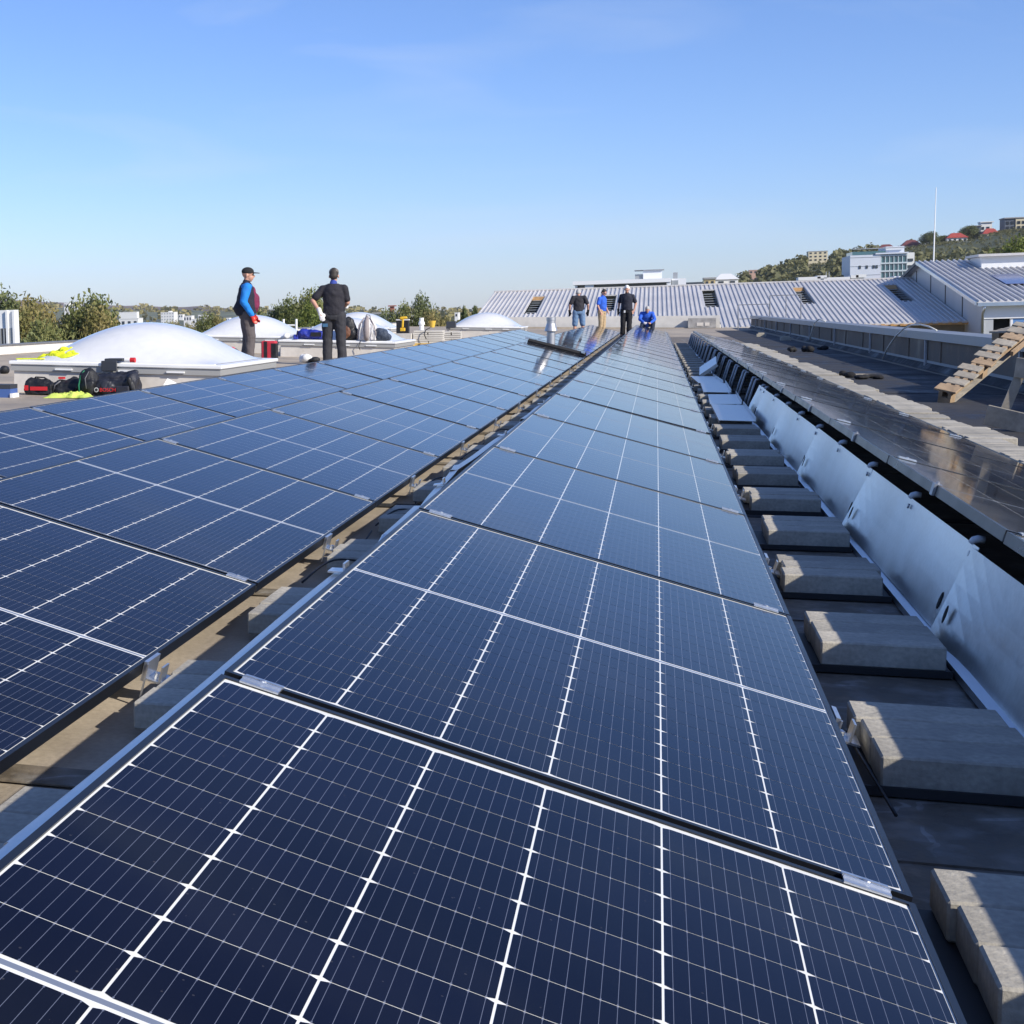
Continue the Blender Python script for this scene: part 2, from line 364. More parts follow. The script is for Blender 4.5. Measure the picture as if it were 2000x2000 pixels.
# ------------------------------------------------------------------ ballast pavers, trays, deflectors, cables
conc = M('grey concrete paver', (.40, .37, .305), .9, nz=[(2.3, .12), (9, .14), (70, .16)], bump=(120, .45, .004))
n, l, p = nodes(conc); src = p.inputs['Base Color'].links[0].from_socket; oi_ = n.new('ShaderNodeObjectInfo')
k_ = mth(n, l, 'MULTIPLY_ADD', oi_.outputs['Random'], .34, .80); v_ = n.new('ShaderNodeVectorMath'); v_.operation = 'SCALE'; l.new(src, v_.inputs[0]); l.new(k_, v_.inputs['Scale']); l.new(v_.outputs[0], p.inputs['Base Color'])
def paver_mesh(lx, ly, hz):
    return MB().box(0, lx, 0, ly, 0, hz)
pv = paver_mesh(.32, .143, .068); me = pv.mesh('paver', conc); bm = bmesh.new(); bm.from_mesh(me); bmesh.ops.recalc_face_normals(bm, faces=bm.faces)
bmesh.ops.bevel(bm, geom=bm.edges[:], offset=.0045, segments=1, profile=.5, affect='EDGES'); bm.to_mesh(me); bm.free()
PAVER = me
tray_m = M('black plastic tray', (.018, .018, .02), .6)
TRAY = MB().box(-.05, .335, 0, .43, 0, .012).box(-.05, -.044, 0, .43, .012, .02).box(-.05, .335, -.006, 0, .0, .02).mesh('tray', tray_m)
seat = M('support bracket', (.5, .51, .52), .4, .8)
lanes = [('shaded lane', .455, [3.155+1.057*k for k in range(-2, 35)], 3, 0.0),
         ('sunlit gully', -1.205, [2.10+1.057*k for k in range(0, 22)], 3, .0),
         ('outer strip by the parapet', 2.10, [7.0+1.057*k for k in range(0, 31)], 7, .0)]
slot = ['first', 'second', 'third', 'fourth', 'fifth', 'sixth', 'seventh']; count = 0
far_mb = MB()
for lname, px, yl, n3, dz in lanes:
    for k, py in enumerate(yl):
        soff = rng.uniform(-.07, .06) if n3 > 3 else 0
        if count < 288 and -1 < px < 2:
            prop(inst('ballast_tray', TRAY, None, (px, py-.004, .010)), f'black ballast tray, {nth(k)} from the near end in the {lname}', 'tray', 'ballast trays')
        for j in range(n3):
            wob = .014
            if n3 > 3 and rng.random() < .05: continue
            loc = (px+soff+rng.uniform(-wob, wob), py+j*.1475+rng.uniform(-.001, .001), (.0225 if n3 == 3 else .008)+rng.uniform(0, .004)); rot = (0, 0, rng.gauss(0, .006))
            if count < 294:
                prop(inst('concrete_paver', PAVER, None, loc, rot), f'grey paver, {slot[j]} nearest in the {nth(k)} stack of the {lname}', 'paver', 'concrete ballast pavers')
            else: far_mb.box(loc[0], loc[0]+.32, loc[1], loc[1]+.143, loc[2], loc[2]+.068)
            count += 1
for k in range(-7, 0):
    for j in range(7): far_mb.box(2.10+rng.uniform(-.02, .02), 2.42, 7.0+1.057*k+j*.1475, 7.143+1.057*k+j*.1475, .008, .076)
if far_mb.v: prop(far_mb.build('concrete_pavers', conc), 'small far grey pavers continuing the outer ballast strip', 'pavers', kind='stuff')

# deflector row: base rail, plates with slots, supports
prop(MB().box(.798, .834, -2.5, 40.2, .030, .036).box(.794, .798, -2.5, 40.2, .012, .036).build('base_rail', galv_rail), 'long bright metal rail along the foot of the upright deflector plates', 'rail')
XT, XBm, ZT, ZBm = XC-.030, .826, .312, .038
hook_m = M('pale clip', (.62, .64, .66), .35)
slot_m = M('dark slot', (.004, .004, .005), .9)
def deflector(y0, y1, label, bend=.0, group='upright deflector plates'):
    t = thing('wind_deflector', label, 'metal plate', (XBm, y0, ZBm), (rng.gauss(0, .002), rng.gauss(.0, .022), rng.gauss(0, .003)), group)
    nx, ny = 5, 14; mb = MB(); vs = []
    for j in range(ny+1):
        for i in range(nx+1):
            u, v = i/nx, j/ny
            bow = .003*math.sin(math.pi*u)*math.sin(2*math.pi*v+.6) + .026*max(0, (v-.83)/.17)*(1-u)**1.5
            vs.append(((XT-XBm)*u - bow*.9, v*(y1-y0), (ZT-ZBm)*u + bow*.4))
    mb.add(vs, [(j*(nx+1)+i, j*(nx+1)+i+1, (j+1)*(nx+1)+i+1, (j+1)*(nx+1)+i) for j in range(ny) for i in range(nx)])
    o = mb.build('plate', galv, t, smooth=False)
    s = o.modifiers.new('thickness', 'SOLIDIFY'); s.thickness = .0022; s.offset = 0
    sv_ = Vector((XT-XBm, 0, ZT-ZBm)); L_ = sv_.length; sv_.normalize(); nv_ = Vector((-sv_.z, 0, sv_.x))
    def disc(name, u, yy, ra, rb, th, mt, off=.004):
        c = sv_*u + Vector((0, yy, 0)) + nv_*off
        MB().prism([c + sv_*ra*math.cos(k*math.pi/6) + Vector((0, 1, 0))*rb*math.sin(k*math.pi/6) for k in range(12)], nv_*th).build(name, mt, t)
    disc('slot', .085, .16, .028, .016, .0015, slot_m); disc('slot', .085, (y1-y0)-.10, .028, .016, .0015, slot_m, .024)
    for yy in (.05, (y1-y0)/2+.03):
        disc('bolt', L_*.90, yy, .009, .009, .007, seat)
        c = sv_*L_ + Vector((0, yy+.05, 0))
        MB().tube([c-sv_*.004+nv_*.004, c+Vector((.004, 0, .008)), c+Vector((.016, 0, .012)), c+Vector((.034, 0, .010))], [.009, .012, .0125, .011], 10).build('hook', hook_m, t, smooth=True)
    return t
ys_ = [.30, 2.45, 4.60, 6.72, 8.86, 11.0, 13.15]
for i in range(6):
    deflector(ys_[i], ys_[i+1]+.05, f'bluish galvanised deflector plate leaning under the reflecting panels, {nth(i)} from the near end')
deflector(13.2, 14.0, 'shortest galvanised deflector plate, last before the open black supports')
for i in range(17):
    yy = 14.4+1.60*i
    t = thing('panel_support', f'slim silver support leg under the reflecting row, {nth(i)} beyond the last plate', 'support', (XBm, yy, .036), (0, 0, 0), 'open support legs')
    for d in (0, .42):
        MB().tube([(0, d, 0), ((XT-XBm)*.92, d, .285), ((XT-XBm)*.97, d, .30), ((XT-XBm)+.03, d, .30)], .011, 6).build('leg', hook_m, t, smooth=True)
    if True:
        MB().box(.02, .75, .0, .43, .0, .006).build('base_plate', tray_m, t)
        MB().prism([(.016, .02, .0), (.09, .02, .27), (.1, .02, .27), (.03, .02, 0)], (0, .38, 0)).build('side_panel', rubber, t)
# loose plates lying on the lane
for i, (yc, tl) in enumerate([(13.1, .02), (15.1, -.01), (17.1, .015), (19.0, .0)]):
    t = thing('loose_plate', f'loose bluish metal plate lying flat on the lane pavers, {nth(i)} from the camera', 'metal plate', (.50, yc-.9, .108+.002*i), (tl*.5, tl, rng.gauss(0, .02)), 'loose plates on the lane')
    mb = MB(); mb.box(0, .285, 0, 1.75, 0, .003).box(.28, .285, 0, 1.75, .003, .035); mb.box(0, .003, 0, 1.75, -.02, 0)
    mb.build('plate', galv, t)
t = thing('loose_plate', 'loose metal plate tipped up on its edge against the support legs', 'metal plate', (.57, 20.3, .11), (R(4), R(-36), R(-4)))
MB().box(0, .27, 0, 1.1, 0, .003).box(0, .27, -.003, 0, -.04, .003).build('plate', galv, t)

# deflectors along the high edge of the middle row, some bent loose
def edge_plate(y0, y1, x, z, rot, label, dent=False):
    t = thing('wind_deflector', label, 'metal plate', (x, y0, z), rot, 'deflector plates along the gully')
    mb = MB(); L = y1-y0; ny = 16
    prof = [(-.135, -.31), (-.040, .0), (-.037, .002), (-.008, .004), (-.004, -.012)]
    vs = []
    for j in range(ny+1):
        v = j/ny; dn = (.035*math.exp(-((v-.72)/.04)**2)) if dent else 0
        for i, (a, b) in enumerate(prof):
            vs.append((a+.006*math.sin(v*9)*(i < 4)+dn*.5*(i in (1, 2)), v*L, b+.004*math.sin(v*6+1)-dn*(i > 0)))
    k = len(prof)
    mb.add(vs, [(j*k+i, j*k+i+1, (j+1)*k+i+1, (j+1)*k+i) for j in range(ny) for i in range(k-1)])
    o = mb.build('plate', galv, t, smooth=False); s = o.modifiers.new('thickness', 'SOLIDIFY'); s.thickness = .002; s.offset = 0
    q = MB().box(-.05, .0, L*.60, L*.60+.05, .006, .010).box(-.012, -.006, L*.6, L*.6+.05, .006, .03); q.build('edge_clip', silver, t)
    return t
edge_plate(-.5, 1.6, XB-.010, .376, (0, 0, 0), 'blue-grey flange plate along the gully, nearest to the camera')
edge_plate(1.55, 4.62, XB-.010, .374, (.002, 0, 0), 'dented blue-grey flange plate along the gully, beside the second panel', True)
edge_plate(4.50, 6.2, XB-.03, .330, (.012, R(-8), .035), 'flange plate bent away from the panel edge over the gully')
edge_plate(6.0, 8.7, XB-.08, .345, (.004, R(3), -.022), 'flange plate sprung loose into the gully, farther than the bent one')
edge_plate(8.6, 10.8, XB-.02, .37, (.0, 0, -.004), 'farthest flange plate on the gully edge of the middle row', True)
cable_m = M('black cable', (.01, .01, .011), .5)
def cable(pts, label):
    P_ = [Vector(p) for p in pts]; out = []
    for i in range(len(P_)-1):
        a = P_[max(i-1, 0)]; b = P_[i]; c = P_[i+1]; d = P_[min(i+2, len(P_)-1)]
        for s in range(6):
            q = s/6; out.append(.5*((2*b)+(c-a)*q+(2*a-5*b+4*c-d)*q*q+(3*b-a-3*c+d)*q**3))
    out.append(P_[-1])
    prop(MB().tube(out, .004, 6).build('cable', cable_m, smooth=True), label, 'cable', 'black cables in the gully')
for i, y in enumerate([4.9, 6.3, 7.6, 9.2, 10.9, 13, 15.3]):
    cable([(-1.20, y, .06), (-1.14, y+.25, .1), (-1.02, y+.5, .05), (-1.05, y+.8, .02), (-1.18, y+1.0, .015), (-1.2, y+1.3, .05)], f'black looped cable lying in the sunlit gully, {nth(i)} from the camera')
cable([(.47, 3.0, .02), (.44, 3.3, .05), (.42, 3.7, .04), (.43, 4.0, .02)], 'short black cable beside the near paver stack')
# low rails under the racks
for x, lb in ((XB-DX+.9, 'rail under the row left of the gully'), (XB+.9, 'rail under the middle row'), (XC+.9, 'rail under the reflecting row')):
    prop(MB().box(x, x+.04, .2, 46, .008, .034).build('base_rail', galv_rail), f'thin metal {lb}', 'rail')
# ------------------------------------------------------------------ stove pipe between panels
pipe_m = M('spun steel flue', (.50, .50, .50), .42, .75, nz=[(6, .1)], bump=(14, .05, .01))
t = thing('vent_pipe', 'tall silver vent pipe rising through a gap between panels', 'pipe', (-1.935, 28.05, 0))
MB().lathe([(.088, 0), (.088, .30)], 24).build('base_sleeve', M('pale sleeve', (.62, .62, .6), .5, .3), t, smooth=False)
MB().lathe([(.080, .30), (.080, .63)], 24).build('pipe', pipe_m, t)
MB().lathe([(.122, .595), (.124, .605), (.086, .74), (.084, .745)], 24).build('collar', pipe_m, t)
MB().lathe([(.083, .745), (.083, .80), (.090, .803), (.090, .86), (.083, .862), (.074, .862), (.074, .8)], 24).build('cap', pipe_m, t)
t = thing('cover_tube', 'black foam covered tube lying across the panel gap', 'tube', (-2.36, 27.86, .41), (0, TH, .03))
MB().tube([(.0, .06, .02), (1.12, .06, .02)], .045, 10).build('tube', rubber, t)
for x in (-.06, 1.02): MB().box(x, x+.07, .0, .12, .035, .07).build('end_clip', silver, t)

# ------------------------------------------------------------------ skylights
dome_m = M('opal acrylic dome', (.69, .695, .69), .10, nz=[(1.1, .04), (9, .03)], spec=.5)
white_al = M('white painted aluminium', (.80, .80, .78), .35, nz=[(4, .05)])
curb_m = M('pale render curb', (.60, .56, .50), .8, nz=[(2, .1), (14, .06)])
grey_al = M('grey gasket', (.33, .33, .32), .5)
def skylight(xc, y0, wx, wy, zf, label, rise=.47):
    zb = deck_z(xc); h = zf-zb
    t = thing('skylight_dome', label, 'skylight', (xc, y0, zb), (0, .022, 0), 'dome skylights')
    a = wx/2
    MB().box(-a+.05, a-.05, .05, wy-.05, -.06, h-.12).build('curb', curb_m, t)
    MB().box(-a+.02, a-.02, .02, wy-.02, h-.12, h-.045).build('gasket_band', grey_al, t)
    MB().box(-a, a, 0, wy, h-.045, h).build('flange', white_al, t, bevel=.008)
    nn = 28; mb = MB(); vs = []; i0 = .16
    for j in range(nn+1):
        for i in range(nn+1):
            u, v = 2*i/nn-1, 2*j/nn-1
            z = rise*(1-abs(u)**2.05)*(1-abs(v)**2.3)
            vs.append((u*(a-i0), wy/2+v*(wy/2-i0)+.0, h+.004+z))
    mb.add(vs, [(j*(nn+1)+i, j*(nn+1)+i+1, (j+1)*(nn+1)+i+1, (j+1)*(nn+1)+i) for j in range(nn) for i in range(nn)])
    mb.build('dome', dome_m, t, smooth=True)
    MB().box(-a+.1, a-.1, .02, .1, h, h+.012).build('front_seal', white_al, t)
    for x in (-.55*a, .05*a, .5*a):
        MB().box(x, x+.22, -.006, .02, h-.10, h-.08).build('hinge', white_al, t)
    return t
skylight(-6.24, 16.0, 2.72, 2.62, .43, 'large white dome skylight nearest the camera behind the tool bags')
skylight(-6.42, 29.3, 2.52, 2.55, .405, 'white dome skylight behind the two standing men with bags on its flange')
skylight(-5.75, 50.0, 2.62, 2.55, .44, 'white dome skylight nearest to the ribbed shed roof')
skylight(-9.05, 31.0, 2.5, 2.5, .49, 'white dome skylight partly behind the man in the blue jacket', .46)
skylight(-9.05, 43.5, 2.5, 2.5, .52, 'white dome skylight peeking out behind the striped backpack', .46)

# ------------------------------------------------------------------ left and right roof edges
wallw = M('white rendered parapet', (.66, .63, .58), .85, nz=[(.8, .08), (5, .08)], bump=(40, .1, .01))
cap_grey = M('grey parapet flashing', (.22, .22, .22), .5, .3, nz=[(2, .1)])
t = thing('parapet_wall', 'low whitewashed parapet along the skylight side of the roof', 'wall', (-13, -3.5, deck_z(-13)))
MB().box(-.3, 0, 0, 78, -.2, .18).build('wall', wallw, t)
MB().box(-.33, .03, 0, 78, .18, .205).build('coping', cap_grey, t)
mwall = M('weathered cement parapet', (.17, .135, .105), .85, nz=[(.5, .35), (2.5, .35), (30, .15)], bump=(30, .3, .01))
cop_m = M('zinc coping', (.30, .32, .34), .5, .6, nz=[(1.2, .12), (8, .06)])
post_m = M('grey timber batten', (.42, .42, .43), .7, nz=[(8, .15)])
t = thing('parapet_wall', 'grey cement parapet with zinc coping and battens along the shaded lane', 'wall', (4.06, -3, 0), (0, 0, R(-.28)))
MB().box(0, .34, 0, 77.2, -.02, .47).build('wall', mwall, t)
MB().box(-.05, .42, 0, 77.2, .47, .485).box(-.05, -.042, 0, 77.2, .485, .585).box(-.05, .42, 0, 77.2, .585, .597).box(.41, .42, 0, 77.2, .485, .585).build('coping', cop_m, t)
MB().prism([(-.10, 0, .006), (0, 0, .10), (0, 0, .006)], (0, 77, 0)).build('base_flashing', shade_memb_m, t)
MB().box(-.012, 0, 0, 77, .10, .14).build('flashing_strip', M('pale strip', (.4, .4, .38), .7), t)
for i, yy in enumerate([12.3, 18.8, 25.2, 31.7, 38.1, 44.5, 51, 57.4, 63.8, 70]):
    MB().box(-.045, -.0125, yy+3, yy+3.07, .02, .465).build('batten', post_m, t)
for k in range(25):
    MB().box(-.018, -.0005, 3*k, 3*k+.02, .14, .46).build('joint_strip', mwall, t)
hose_m = M('pale hose', (.70, .68, .62), .5)
prop(MB().tube([(4.0, 28.5, .06), (4.0, 28.0, .26), (4.05, 27.5, .48), (4.1, 27.0, .62), (4.16, 26.6, .69), (4.24, 26.2, .70), (4.32, 25.9, .67), (4.4, 25.7, .61)], .014, 8).build('hose', hose_m, smooth=True), 'pale bent hose arching over the parapet, the larger of two', 'hose', 'hoses over the parapet')
prop(MB().tube([(4.02, 41.8, .12), (4.05, 41.7, .36), (4.1, 41.5, .58), (4.18, 41.2, .68), (4.3, 40.9, .62)], .018, 8).build('hose', hose_m, smooth=True), 'short pale hose arching over the parapet, the far small one', 'hose', 'hoses over the parapet')

# ------------------------------------------------------------------ pallets by the parapet
wood_g = M('weathered grey pallet wood', (.30, .27, .22), .8, nz=[(5, .2), (30, .15)])
wood_o = M('fresh orange pallet wood', (.33, .235, .145), .75, nz=[(6, .2), (30, .12)])
def framed(name, label, cat, P0, P1, cross, w_, group=None):
    a = (Vector(P1)-Vector(P0)).normalized(); b = Vector(cross); b = (b-a*a.dot(b)).normalized(); c = a.cross(b); P0 = Vector(P0)
    if c.z < 0: P0 = P0 + b*w_; b = -b; c = -c
    t = thing(name, label, cat, P0, Matrix(((a.x, b.x, c.x), (a.y, b.y, c.y), (a.z, b.z, c.z))).to_euler(), group)
    return t, (Vector(P1)-P0).length
t, L_ = framed('wooden_pallet', 'narrow wooden pallet leaning against the parapet coping', 'pallet', (2.84, 16.4, .13), (4.08, 18.45, .82), (.45, -.8, -.30), .15)
SG = -1
for yy in (.012, .105): MB().box(0, L_, yy, yy+.035, -.06, .0).build('rail', wood_o, t)
pitch_ = L_/11
for i in range(11):
    x = pitch_*i; q = rng.uniform(-.03, .03)
    MB().box(x, x+pitch_*rng.uniform(.55, .78), -.03+q, .185+q+rng.uniform(-.02, .03), .002, .024).build('slat', wood_g if i % 4 else wood_o, t, bevel=.003)
    MB().box(x+pitch_*.68, x+pitch_*.95, .015, .055, .001, .02).build('spacer', wood_o, t)
    MB().box(x+pitch_*.68, x+pitch_*.95, .10, .14, .001, .02).build('spacer', wood_o, t)
for x in (.0, L_*.36, L_*.75): MB().box(x, x+.14, .015, .14, -.14, -.062).build('block', wood_o, t)
MB().box(0, L_, .02, .135, -.16, -.142).build('bottom_board', wood_g, t)
MB().box(L_*.62, L_*1.02, -.06, -.03, -.07, -.02).build('outer_rail', wood_o, t)
t = thing('wooden_pallet', 'broken grey pallet propped on its side beside the leaning pallet', 'pallet', (2.55, 12.8, .0), (0, 0, R(-28)))
MB().box(0, .34, -.01, .02, .06, .22, mat=Matrix.Rotation(R(12), 4, 'Y')).build('plank', wood_g, t, bevel=.003)
MB().box(.26, .37, .025, .12, -.03, .08).build('block', wood_o, t)
MB().bar((.12, .06, .08), (.24, .10, .46), .05, .07).build('strut', wood_g, t)
MB().box(.16, .85, .05, .075, .46, .62, mat=Matrix.Rotation(R(6), 4, 'Y')).build('upper_plank', wood_g, t, bevel=.003)
MB().box(.30, .9, .16, .185, .22, .33).build('plank', wood_g, t); MB().box(.30, .9, .16, .185, .06, .16).build('plank', wood_g, t)
MB().box(.62, .70, .08, .155, .0, .60).build('strut', wood_o, t)

t = thing('wooden_pallet', 'upper pallet lying across the coping behind the leaning one', 'pallet', (4.02, 18.3, .61), (0, R(-6), R(52)))
for yy in (0, .25): MB().box(0, 1.0, yy, yy+.08, 0, .08).build('rail', wood_o, t)
for i in range(6): MB().box(.17*i, .17*i+.12, -.03, .36, .082, .102).build('slat', wood_g, t)

# debris on the lane
def lump(name, loc, r, mat, label, cat, seed=0, group=None):
    q = random.Random(seed); mb = MB()
    for i in range(4):
        mb.ell((q.uniform(-.6, .6)*r[0], q.uniform(-.6, .6)*r[1], r[2]*q.uniform(.35, .6)), (r[0]*q.uniform(.4, .7), r[1]*q.uniform(.4, .7), r[2]*q.uniform(.4, .6)), rot=(0, 0, q.uniform(0, 3)), nu=9, nv=6)
    o = inst(name, fused(mb, min(r)*.16, 2), None, loc); o.data.materials.append(mat); return prop(o, label, cat, group)
dark_cloth = M('black fabric', (.012, .012, .014), .85, nz=[(12, .3)])
t = thing('timber_offcut', 'pale timber offcut lying on the dark lane', 'timber', (2.46, 22.4, .007), (0, 0, R(8)))
MB().box(0, .62, 0, .06, 0, .03).build('board', wood_g, t)
MB().box(.1, .5, .12, .17, 0, .03).build('board', wood_g, t)
lump('rag', (2.62, 22.0, .006), (.12, .1, .1), dark_cloth, 'black rag heap beside the timber offcut', 'rag', 1)
lump('rag', (2.85, 21.5, .006), (.22, .12, .07), dark_cloth, 'flat black rag nearest the paver strip on the dark lane', 'rag', 2)
lump('rag', (3.26, 34.3, .006), (.15, .15, .14), dark_cloth, 'round black bundle lying near the foot of the parapet', 'rag', 3)
lump('rag', (2.94, 34.3, .006), (.12, .12, .12), dark_cloth, 'small black bundle between the parapet and pavers', 'rag', 4)
lump('rag', (3.75, 35.9, .006), (.16, .1, .09), dark_cloth, 'small black bundle touching the parapet flashing', 'rag', 5)
for i, (x, y) in enumerate([(3.6, 46), (3.3, 52)]):
    prop(MB().box(x, x+.3, y, y+.3, .006, .10).box(x+.05, x+.25, y+.05, y+.2, .1, .14).build('stacked_slab', conc), f'small grey slab stack far along the shaded lane, {nth(i)} from the camera', 'slab', 'far slab stacks')

# ------------------------------------------------------------------ tool bags and clutter by the first skylight
bag_m = M('black nylon', (.010, .011, .014), .6, nz=[(10, .3)], bump=(30, .4, .01))
bag_navy = M('navy black nylon', (.016, .018, .028), .55, nz=[(8, .3)], bump=(20, .5, .01))
red_m = M('red label', (.55, .02, .025), .5); green_m = M('green trim', (.01, .16, .08), .6)
hiviz = M('hi-vis yellow', (.72, .78, .02), .7, nz=[(8, .15)], bump=(18, .5, .02))
hiviz2 = M('lime hi-vis', (.55, .66, .12), .7, nz=[(8, .2)], bump=(18, .5, .02))
paper = M('white paper', (.78, .78, .76), .7)
def dz(x): return deck_z(x)
def soft(name, parts, vox, mat, parent, sm=2):
    mb = MB()
    for pt in parts:
        if pt[0] == 'e': mb.ell(*pt[1:])
        elif pt[0] == 'c': mb.caps(*pt[1:])
        elif pt[0] == 'b': mb.box(*pt[1:])
    from mathutils import noise as N_
    me_ = fused(mb, vox, sm); k_ = len(me_.vertices); cs_ = [0.0]*(3*k_); me_.vertices.foreach_get('co', cs_); ns_ = [0.0]*(3*k_); me_.vertices.foreach_get('normal', ns_)
    for i in range(0, 3*k_, 3):      # slumped, creased cloth
        q_ = Vector((cs_[i]*13, cs_[i+1]*13, cs_[i+2]*9)); f_ = .018*N_.noise(q_)+.010*(abs(N_.noise(q_*2.3))-.25)
        for d in range(3): cs_[i+d] += ns_[i+d]*f_
    me_.vertices.foreach_set('co', cs_); me_.update()
    o = inst(name, me_, parent); o.data.materials.append(mat); return o
z0 = dz(-7.4)
t = thing('tool_bag', 'small black tool bag with a red label strip, leftmost of the bags', 'bag', (-7.04, 15.7, z0-.0))
soft('body', [('b', -.17, .17, -.09, .09, .0, .12), ('c', (-.12, 0, .12), (.12, 0, .10), .085, .07), ('c', (-.16, 0, .05), (-.15, 0, .12), .06, .05)], .012, bag_m, t, 4)
MB().box(-.09, .13, -.105, -.098, .05, .095).build('label_strip', red_m, t)
MB().box(-.165, -.115, -.108, -.1, .05, .11).build('label_patch', red_m, t)
MB().tube([(-.1, 0, .16), (-.05, -.02, .205), (.06, -.02, .20), (.12, 0, .16)], .010, 6).build('handle', bag_m, t, smooth=True)
z0 = dz(-7.0)
t = thing('tool_bag', 'slumped black bag heap with a red tag between the other bags', 'bag', (-6.71, 15.75, z0-.0))
soft('body', [('c', (-.15, 0, .08), (.14, 0, .10), .08, .085), ('e', (.06, .03, .14), (.10, .07, .07)), ('e', (-.08, -.02, .12), (.08, .07, .07)), ('c', (-.14, -.05, .05), (.1, -.09, .05), .05, .04)], .012, bag_m, t, 2)
MB().box(-.10, -.03, -.05, .0, .19, .215).build('tag', red_m, t)
MB().tube([(-.15, -.09, .04), (-.12, -.11, .12), (-.05, -.10, .17)], .008, 6).build('strap', M('grey strap', (.15, .15, .16), .6), t, smooth=True)
t = thing('backpack', 'round black backpack with green piping beside the largest bag', 'backpack', (-6.39, 15.62, dz(-6.4)))
soft('body', [('e', (0, 0, .17), (.125, .10, .17)), ('e', (.03, -.05, .12), (.09, .07, .11))], .012, bag_m, t, 3)
MB().tube([(-.085, -.085, .05), (-.095, -.075, .14), (-.075, -.06, .25), (-.03, -.05, .31)], .010, 6).build('piping', green_m, t, smooth=True)
MB().tube([(.03, -.06, .3), (.0, -.11, .22), (.02, -.125, .1)], .006, 6).build('zip', M('grey zip', (.12, .12, .13), .5), t, smooth=True)
t = thing('tool_bag', 'largest tool bag, navy black with open top and red lettering', 'bag', (-6.06, 15.7, dz(-6.06)))
soft('body', [('b', -.27, .26, -.10, .12, .0, .20), ('c', (-.27, -.02, .21), (.20, -.02, .24), .045, .04), ('c', (-.27, .1, .24), (.20, .1, .29), .03, .03), ('e', (.2, 0, .2), (.07, .12, .1)), ('e', (-.12, -.1, .12), (.12, .05, .09))], .012, bag_navy, t, 4)
MB().box(.04, .20, -.165, -.125, .03, .14).build('pocket', bag_navy, t, bevel=.01)
soft('side_flap', [('c', (.22, -.1, .02), (.30, -.1, .02), .03, .02), ('c', (.2, -.12, .22), (.25, -.12, .08), .03, .03)], .01, bag_m, t, 3)
q = text_mesh('BOSCH', .062, red_m); inst('lettering', q, t, (-.055, -.176, .075), (R(90), 0, 0))
q = MB(); q.lathe([(.028, 0), (.028, .003)], 18); q.build('emblem_disc', M('grey print', (.5, .5, .5), .5), t, (-.20, -.165, .095), (R(90), 0, 0))
q = MB(); q.lathe([(.018, 0), (.018, .005)], 14); q.build('emblem_core', bag_navy, t, (-.20, -.165, .095), (R(90), 0, 0))
def vest(loc, w_, d_, h_, mat, label, seed, tilt=(0, 0, 0), group=None):
    q = random.Random(seed); mb = MB(); nx, ny = 44, 30; vs = []
    from mathutils import noise as N_
    for j in range(ny+1):
        for i in range(nx+1):
            u, v = i/nx-.5, j/ny-.5
            e = max(0, 1-(abs(u)*2)**3)*max(0, 1-(abs(v)*2)**3)
            a_ = N_.noise(Vector((u*7+seed, v*5, seed))); b_ = N_.noise(Vector((u*19+seed, v*15+2, seed*3)))
            z = h_*e*max(.06, .45+.75*a_+.35*(1-abs(b_)*2))
            ang = math.atan2(v, u); wob = 1+.22*math.sin(3*ang+seed)+.12*math.sin(7*ang+seed*2)
            vs.append((u*w_*wob, v*d_*wob, z))
    mb.add(vs, [(j*(nx+1)+i, j*(nx+1)+i+1, (j+1)*(nx+1)+i+1, (j+1)*(nx+1)+i) for j in range(ny) for i in range(nx)])
    o = mb.build('safety_vest', mat, None, loc, tilt, smooth=True); s = o.modifiers.new('thickness', 'SOLIDIFY'); s.thickness = .008; s.offset = -1
    return prop(o, label, 'vest', group)
vest((-6.47, 15.36, dz(-6.47)+.004), .48, .30, .07, hiviz2, 'crumpled lime safety vest on the roof in front of the tool bags', 3)
vest((-7.12, 16.42, .50), .66, .34, .07, hiviz, 'bright yellow safety vest draped over the corner of the nearest dome', 5, (R(14), R(-13), R(4)))
prop(MB().box(-7.52, -7.2, 16.06, 16.2, .472, .485).build('sleeve_strip', hiviz, smooth=False), 'yellow strap trailing from the safety vest along the dome flange', 'strap')
t = thing('tool_case', 'dark grey folded case hanging over the front flange of the nearest dome', 'case', (-6.23, 15.99, .335))
slate = M('slate plastic', (.035, .04, .05), .6)
MB().box(-.14, .06, -.02, -.004, .0, .125).build('flap', slate, t, bevel=.006)
MB().box(-.10, .13, -.012, .16, .118, .150).build('case', slate, t, bevel=.006)
t = thing('tape_roll', 'red and white roll on the dome flange beside the dark case', 'roll', (-6.05, 16.04, .435))
MB().tube([(-.04, 0, .03), (.03, 0, .03)], .03, 14).build('roll', paper, t)
MB().tube([(.03, 0, .03), (.09, 0, .03)], .031, 14).build('roll_end', red_m, t)
prop(MB().box(-.12, .12, -.01, .0, 0, .2).build('white_board', paper, None, (-5.38, 15.55, .05), (R(-25), R(28), R(10))), 'white sheet propped behind the outer panel edge at the skylight', 'board')
t = thing('panel_offcut', 'blue and white box corner at the left edge beside the roof bags', 'box', (-7.19, 15.05, dz(-7.2)))
MB().box(-.16, .06, 0, .2, .0, .10).build('box', M('blue carton', (.06, .12, .32), .5), t)
MB().box(-.16, .06, 0, .2, .102, .15).build('lid', slate, t)
MB().box(.065, .1, -.02, .15, 0, .05).build('paper', paper, t)
lump('rag', (-9.6, 20, dz(-9.6)), (.14, .12, .12), bag_m, 'small black bundle left of the nearest dome', 'rag', 6)

